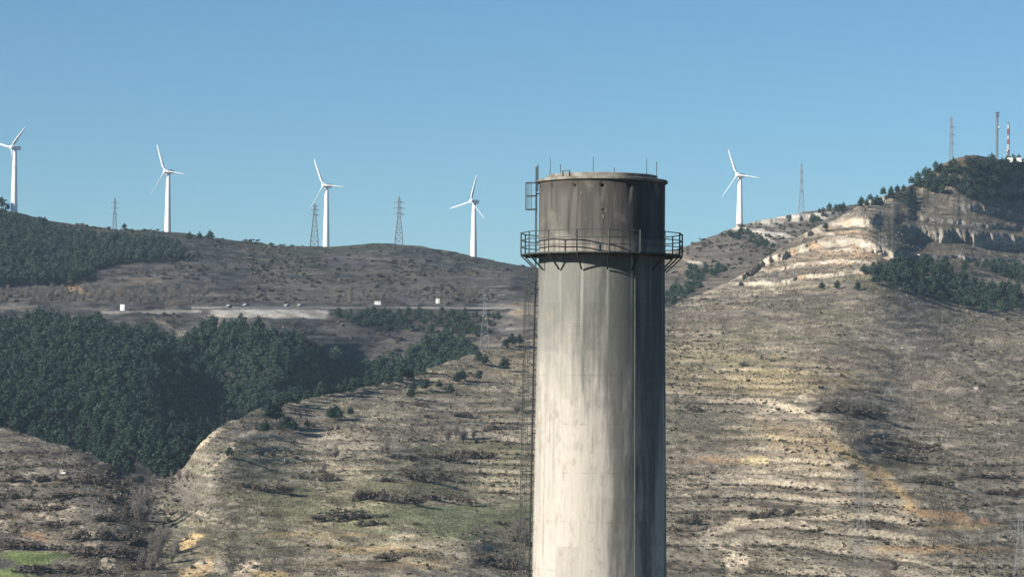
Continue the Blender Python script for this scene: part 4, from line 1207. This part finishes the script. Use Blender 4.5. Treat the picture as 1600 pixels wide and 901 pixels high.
for g_, l in forest_things.items():
    if 'dense forest' in g_:
        rank_labels(l, 'dark green pine', [('packed at the far left edge of the dense forest', -50, 120, 400, 901), ('at the foot of the dense forest above the left spur', 120, 240, 600, 901), ('deep in the gully corner of the dense forest', 240, 345, 600, 901), ('in the dense forest behind the bare nose', 345, 600, 560, 901), ('in the middle of the dense forest on the left slope',)])
    else:
        rank_labels(l, 'dark green pine', [('in the ' + {'pines along the crest of the centre hill': 'row along the crest of the centre hill'}.get(g_, g_.replace('pines of the ', '').replace('pines ', '')),)], 8)
V = np.concatenate(SV); t = np.concatenate(ST)
o = link('pine_forest', mesh_np('pine_forest', V, quads(len(V) // 4), M_PINE, {'tint': ('POINT', 'FLOAT', t)}))
tag(o, 'distant dark green pine woods covering the slopes behind the nearer pines', 'forest', kind='stuff')

# ---- thickets on the terraces
TH = [(650, 744, 40, 8), (686, 742, 22, 6), (575, 776, 34, 9), (622, 784, 40, 7), (697, 782, 42, 8), (548, 808, 60, 8), (580, 818, 22, 6), (693, 714, 36, 7), (420, 766, 36, 7), (388, 760, 16, 6), (513, 748, 16, 7), (468, 746, 14, 4), (604, 750, 14, 5), (628, 712, 24, 4), (785, 668, 26, 5), (655, 633, 14, 4),
      (735, 712, 34, 8), (720, 648, 20, 4), (165, 866, 50, 10), (100, 888, 70, 8), (40, 852, 60, 7), (160, 838, 46, 10), (215, 846, 22, 10), (130, 862, 22, 9), (235, 866, 22, 9), (150, 752, 40, 8), (60, 748, 50, 6), (110, 776, 50, 6), (70, 795, 44, 6), (185, 785, 32, 10), (205, 805, 26, 9), (20, 775, 30, 6), (170, 812, 34, 7), (100, 820, 40, 5), (195, 762, 24, 10), (230, 885, 26, 9),
      (1300, 640, 26, 7), (1345, 645, 36, 7), (1372, 692, 30, 6), (1420, 696, 36, 5), (1400, 716, 50, 5), (1230, 797, 30, 7), (1180, 806, 16, 7), (1075, 815, 20, 7), (1095, 807, 14, 6), (1450, 755, 40, 5), (1530, 742, 44, 4), (1560, 770, 40, 4), (1085, 640, 12, 5), (1345, 610, 30, 4), (800, 885, 26, 10), (760, 872, 30, 6), (810, 840, 16, 12), (620, 870, 34, 6), (790, 820, 20, 5)]
thick_things = []
for i, (x, y, hw, h) in enumerate(TH):
    g = ground('A', x, y + h * .4); d = math.hypot(g.x, g.y); k = d / FPX
    side = 'on a terrace of the left spur' if x < 260 else ('on a terrace of the centre hill' if x < 1000 else 'on the right hillside')
    _t = plant('thicket', THICK[i % 5], g, (hw * k * 1.0, hw * k * .8, h * k * 3.2), 'low dark bramble thicket ' + side, 'thicket', 'dark bramble thickets ' + side, ('foliage', 'stem'))
    thick_things.append(_t)
rank_labels(thick_things, 'low dark bramble thicket', [('on the top terraces of the left spur', -50, 260, 700, 768), ('in the middle terraces of the left spur', -50, 260, 768, 800), ('on the terraces above the light green field', -50, 260, 800, 848), ('beside and below the light green field', -50, 130, 848, 905), ('between the light green field and the gully', 130, 260, 848, 905),
    ('left of the green meadow', 350, 600, 730, 840), ('directly above the green meadow', 600, 720, 760, 800), ('on the terraces higher above the green meadow', 600, 760, 700, 760), ('near the crest of the centre hill', 600, 835, 600, 700), ('below the green meadow', 600, 835, 800, 905),
    ('along the shaded side of the ochre rib', 1280, 1440, 600, 735), ('right of the ochre rib on the lower slope', 1440, 1600, 700, 800), ('below the ochre rib, beside the pale eroded gully', 1040, 1300, 740, 905), ('on the hillside close right of the chimney', 1040, 1280, 500, 740), ('elsewhere on the hill',)])

# ---- shrubs: the nearest as things, the rest as scrub
shr = []
clump = sstep(-.1, .55, fbm(lat, ZA * 3, 22, 4, 71))
for k in range(2):
    mask = (.12 + .9 * clump) * (1 - np.clip(clm, 0, 1) * .8) * (1 - .95 * np.exp(-((XA - 715) / 120) ** 4 - ((YA - 812) / 20) ** 4)) * (1 - .97 * np.exp(-((XA - 45) / 80) ** 4 - ((YA - 870) / 16) ** 4))
    mask = mask * np.where((XA < 290) & (YA > 660), 2.0, 1.0) * np.where((XA > 1290) & (YA > 600), 1.25, 1.0) * sstep(100, -80, -(XA + 20))
    mask = mask * (.6 + 5.0 * footA)
    pts, sel = scatter('A', mask, .05 if k == 0 else .0055, .8 if k == 0 else 2.0, 700 + k)
    for p, s in zip(pts, sel): shr.append((p, random.uniform(.35, 1.0) if k == 0 else random.uniform(.8, 1.7)))
mB = sstep(-.15, .5, fbm(latb, ZB * 3, 28, 4, 72)) + .1
mB = mB * np.where((XB > 500) & (XB < 800) & (YB > 480) & (YB < 530), 2.0, 1.0) * (1 - bed)
pts, sel = scatter('B', mB, .017, 1.4, 720)
n_near = len(shr)
for p in pts: shr.append((p, random.uniform(.8, 2.6)))
P_ = np.array([s[0] for s in shr]); S_ = np.array([s[1] for s in shr])
ox, oy = pixel_of(P_); big = S_ * FPX / np.hypot(P_[:, 0], P_[:, 1])
okv = (ox > 0) & (ox < 1600) & (oy < 898) & ~((ox > 832) & (ox < 1040))
ordr = [i for i in np.argsort(-big) if okv[i]][:300]; inds = set(int(i) for i in ordr)
SV = []; ST = []
for i in range(len(shr)):
    p, s = shr[i]
    if i in inds:
        side = ('left spur' if ox[i] < 270 else ('centre hill' if ox[i] < 835 else 'right hillside'))
        row = 'upper' if oy[i] < 740 else ('middle' if oy[i] < 830 else 'lowest')
        hv = 'left half of the ' if (ox[i] < 135 or 270 <= ox[i] < 550 or 835 <= ox[i] < 1300) else 'right half of the '
        side = row + ' slope in the ' + hv + side
        plant('shrub', SHRUBS[i % 5], p, (s * 1.5, s * 1.3, s * 1.05), 'dark rounded shrub scattered on the ' + side, 'shrub', 'dark shrubs of the ' + side, ('foliage', 'stem'))
    else:
        V, t = SLOW[i % 8]; a = random.uniform(0, 6.28); w = s * random.uniform(1.1, 1.7)
        M = np.array([[math.cos(a) * w, -math.sin(a) * w, 0], [math.sin(a) * w, math.cos(a) * w, 0], [0, 0, s]])
        SV.append(V @ M.T + p); ST.append(np.clip(t * .5 + random.uniform(0, .5), 0, 1) * (1.0 if i < n_near else .35))
V = np.concatenate(SV); t = np.concatenate(ST)
o = link('scrub', mesh_np('scrub', V, quads(len(V) // 4), M_SHRUB, {'tint': ('POINT', 'FLOAT', t)}))
tag(o, 'dry brown scrub dotted over the hillsides', 'scrub', kind='stuff')
print('pines', len(pools), 'shrubs', len(shr))

# ---- dry grass tufts and loose stones
M_GRASS = leaf_mat('dry_grass_blades', (.11, .10, .075), (.20, .18, .135))
def tuft_geo(seed):
    rs = np.random.default_rng(seed); n = 5
    a = rs.uniform(0, 6.28, n); u = np.stack([np.cos(a), np.sin(a), 0 * a], 1) * .35; l = rs.normal(size=(n, 3)) * .25; l[:, 2] = rs.uniform(.5, 1, n)
    b = rs.normal(size=(n, 3)) * .2; b[:, 2] = -.05
    return np.stack([b - u, b + u, b + l + u * .8, b + l - u * .8], 1).reshape(-1, 3), np.repeat(rs.uniform(0, 1, n), 4)
TUFT = [tuft_geo(500 + i) for i in range(6)]
open_g = (1 - np.exp(-((XA - 715) / 125) ** 4 - ((YA - 812) / 17) ** 4)) * (1 - np.exp(-((XA - 40) / 90) ** 4 - ((YA - 876) / 24) ** 4)) * (1 - np.clip(clm, 0, 1)) * sstep(-.6, .5, fbm(lat, ZA * 4, 12, 4, 73))
pts, _ = scatter('A', open_g, .16, 0, 740)
pts = pts[:26000]; SV = []; ST = []
for i, p in enumerate(pts):
    V, t = TUFT[i % 6]; q = random.uniform(.25, .75); SV.append(V * np.array((q * 1.3, q, q * .8)) + p); ST.append(np.clip(t * .6 + random.uniform(0, .6), 0, 1.4))
V = np.concatenate(SV); t = np.concatenate(ST)
tag(link('dry_grass', mesh_np('dry_grass', V, quads(len(V) // 4), M_GRASS, {'tint': ('POINT', 'FLOAT', t)})), 'dry pale grass tufts scattered over the hillsides', 'grass', kind='stuff')
STN = np.array([(.5, 0, 0), (-.5, .05, 0), (.05, .45, 0), (0, -.5, .05), (.05, .02, .42), (0, 0, -.4)]); STF = np.array([(0, 2, 4), (2, 1, 4), (1, 3, 4), (3, 0, 4), (2, 0, 5), (1, 2, 5), (3, 1, 5), (0, 3, 5)])
stm = riserA * .8 + .12 + clm + 1.5 * np.exp(-((XA - 1140) / 50) ** 2 - ((YA - 865) / 40) ** 2) + 1.2 * np.exp(-((XA - 350) / 60) ** 2 - ((YA - 700) / 30) ** 2)
stm = stm * sstep(-.1, .6, fbm(lat, ZA * 3, 10, 4, 74))
pts, _ = scatter('A', stm, .03, 0, 745)
pts = pts[:7000]; SV = []; SF = []
for i, p in enumerate(pts):
    q = random.uniform(.15, .5) ** 1.0 * (1 + 1.2 * (random.random() < .06)); a = random.uniform(0, 6.28)
    M = np.array([[math.cos(a), -math.sin(a), 0], [math.sin(a), math.cos(a), 0], [0, 0, .8]]) * q
    SV.append((STN * (1 + .25 * np.random.default_rng(i).normal(size=(6, 1)))) @ M.T + p + np.array((0, 0, q * .1))); SF.append(STF + 6 * i)
tag(link('loose_stones', mesh_np('loose_stones', np.concatenate(SV), np.concatenate(SF), M_ROCK)), 'loose pale stones scattered along the terraces and below the cliffs', 'stones', kind='stuff')

# ---- leafless trees in the gully and along the far road
bare = [('A', 218, 822, 11, 'pale'), ('A', 226, 818, 10, 'pale'), ('A', 212, 815, 9, 'pale'), ('A', 240, 868, 10, ''), ('A', 252, 866, 11, ''), ('A', 262, 850, 8, ''), ('A', 246, 880, 9, ''), ('A', 268, 880, 7, ''), ('A', 275, 870, 7, ''), ('A', 222, 886, 7, ''), ('A', 236, 895, 8, ''),
        ('A', 268, 756, 6, ''), ('A', 280, 752, 6, ''), ('A', 240, 758, 6, ''), ('A', 252, 760, 5, ''), ('A', 292, 752, 5, ''), ('A', 604, 709, 5, 'c'), ('A', 700, 690, 6, 'c'), ('A', 712, 684, 6, 'c'), ('A', 724, 690, 6, 'c'), ('A', 690, 676, 5, 'c'), ('A', 523, 715, 5, 'c'), ('A', 596, 712, 4, 'c'), ('A', 505, 738, 4, 'c'),
        ('A', 1056, 637, 6, 'r'), ('A', 1073, 640, 5, 'r'), ('A', 808, 650, 7, 'c'), ('A', 815, 640, 6, 'c'), ('A', 740, 685, 5, 'c'), ('A', 810, 850, 8, 'c'), ('A', 822, 856, 7, 'c')]
bare_things = []
for L, x, y, h, kd in bare:
    if kd == '': h *= .68
    g = ground(L, x, y); w = h * (.75 if kd == 'pale' else 1.0)
    lab = {'pale': 'tall pale leafless poplar in the gully mouth', '': 'grey leafless tree along the gully bottom', 'c': 'small leafless tree on the terraces of the centre hill', 'r': 'small leafless tree just right of the chimney'}[kd]
    _t = plant('bare_tree', BARES[int(x) % 5], g, (w, w, h), lab, 'bare tree', {'pale': 'pale poplars in the gully mouth', '': 'leafless trees of the gully', 'c': 'leafless trees of the centre hill', 'r': 'leafless trees right of the chimney'}[kd])
    bare_things.append(_t)
rank_labels(bare_things, 'grey leafless tree', [('standing tall and pale in the gully mouth', 195, 232, 780, 840), ('in the clump at the bottom of the gully', 195, 290, 840, 905), ('at the head of the gully under the dark pines', 195, 300, 720, 780), ('on the left terraces of the centre hill', 480, 640, 690, 760), ('in the group on the upper centre hill', 640, 780, 660, 720), ('beside the chimney ladder, high up', 780, 835, 600, 700), ('beside the chimney ladder, low down', 780, 835, 800, 900), ('just right of the chimney', 1040, 1100, 600, 700), ('in the gully',)])
mk = inpoly(XB, YB, [(-20, 458), (330, 455), (330, 478), (170, 474), (-20, 476)]) * 1.0 + .6 * inpoly(XB, YB, [(530, 462), (760, 460), (760, 474), (530, 474)])
pts, _ = scatter('B', mk, .02, 4.5, 990)
for i, p in enumerate(pts[:120]):
    h = random.uniform(3.5, 6.5)
    plant('bare_tree', BARES[i % 5], p, (h * 1.1, h * 1.1, h), 'grey leafless tree in the line of bare trees along the far road', 'bare tree', 'leafless trees along the far road')

# ---- boulders of pale limestone
def rock_mesh(seed):
    rs = np.random.default_rng(seed)
    import bmesh
    bm = bmesh.new(); bmesh.ops.create_icosphere(bm, subdivisions=2, radius=.5)
    for v in bm.verts:
        k = 1 + .35 * vnoise(np.array([v.co.x * 3 + seed]), np.array([v.co.y * 3 + v.co.z * 2]), seed)[0] + rs.uniform(-.06, .06)
        v.co = Vector((v.co.x * k, v.co.y * k, v.co.z * k * .7))
    me = bpy.data.meshes.new('boulder'); bm.to_mesh(me); bm.free(); me.materials.append(M_ROCK); return me
rock_things = []
ROCKS = [rock_mesh(i) for i in range(5)]
for i, (x, y, s) in enumerate(((1256, 621, 3.0), (1246, 626, 1.8), (98, 735, 1.3), (1525, 606, 1.3), (1410, 543, 1.3), (1386, 405, 4), (1376, 398, 3), (1368, 410, 2.5), (165, 876, 2.2), (172, 884, 1.6), (1448, 545, 1.0), (1150, 866, 2.2), (1140, 880, 1.8), (1156, 882, 1.6), (1108, 826, 1.6), (1405, 412, 2), (1435, 398, 2), (390, 884, 2.4), (381, 893, 1.8), (313, 880, 2.4))):
    g = ground('A', x, y)
    side = 'left spur' if x < 260 else ('centre hill' if x < 1000 else 'right hillside')
    o = link('boulder', ROCKS[i % 5], None, g, (random.uniform(-.2, .2), random.uniform(-.2, .2), random.uniform(0, 6)))
    o.scale = (s * 1.3, s, s); rock_things.append(o)
    tag(o, 'pale limestone boulder lying on the bare ground of the ' + side, 'boulder', 'pale boulders of the ' + side)

rank_labels(rock_things, 'pale limestone boulder', [('at the tip of the lit cliff edge', 1360, 1440, 380, 420), ('at the top of the ochre rib', 1230, 1270, 600, 640), ('high on the shaded right slope', 1380, 1560, 500, 640), ('in the pale eroded gully at lower right', 1090, 1170, 800, 901), ('at the foot of the centre hill', 290, 450, 860, 905), ('beside the light green field', 140, 200, 850, 901), ('on the upper terraces of the left spur',)])

# ------------------------------------------------------------------ haze
hz = MB(); hz.box((0, 0, 148), (9800, 9800, 304))
hm = bpy.data.materials.new('haze'); hm.use_nodes = True
hn = hm.node_tree; hn.nodes.remove(hn.nodes['Principled BSDF'])
pv = hn.nodes.new('ShaderNodeVolumePrincipled')
pv.inputs['Color'].default_value = (.55, .78, 1.0, 1)
pv.inputs['Density'].default_value = 0.00005
hn.links.new(pv.outputs[0], hn.nodes['Material Output'].inputs['Volume'])
tag(hz.build('haze', hm), kind='stuff')
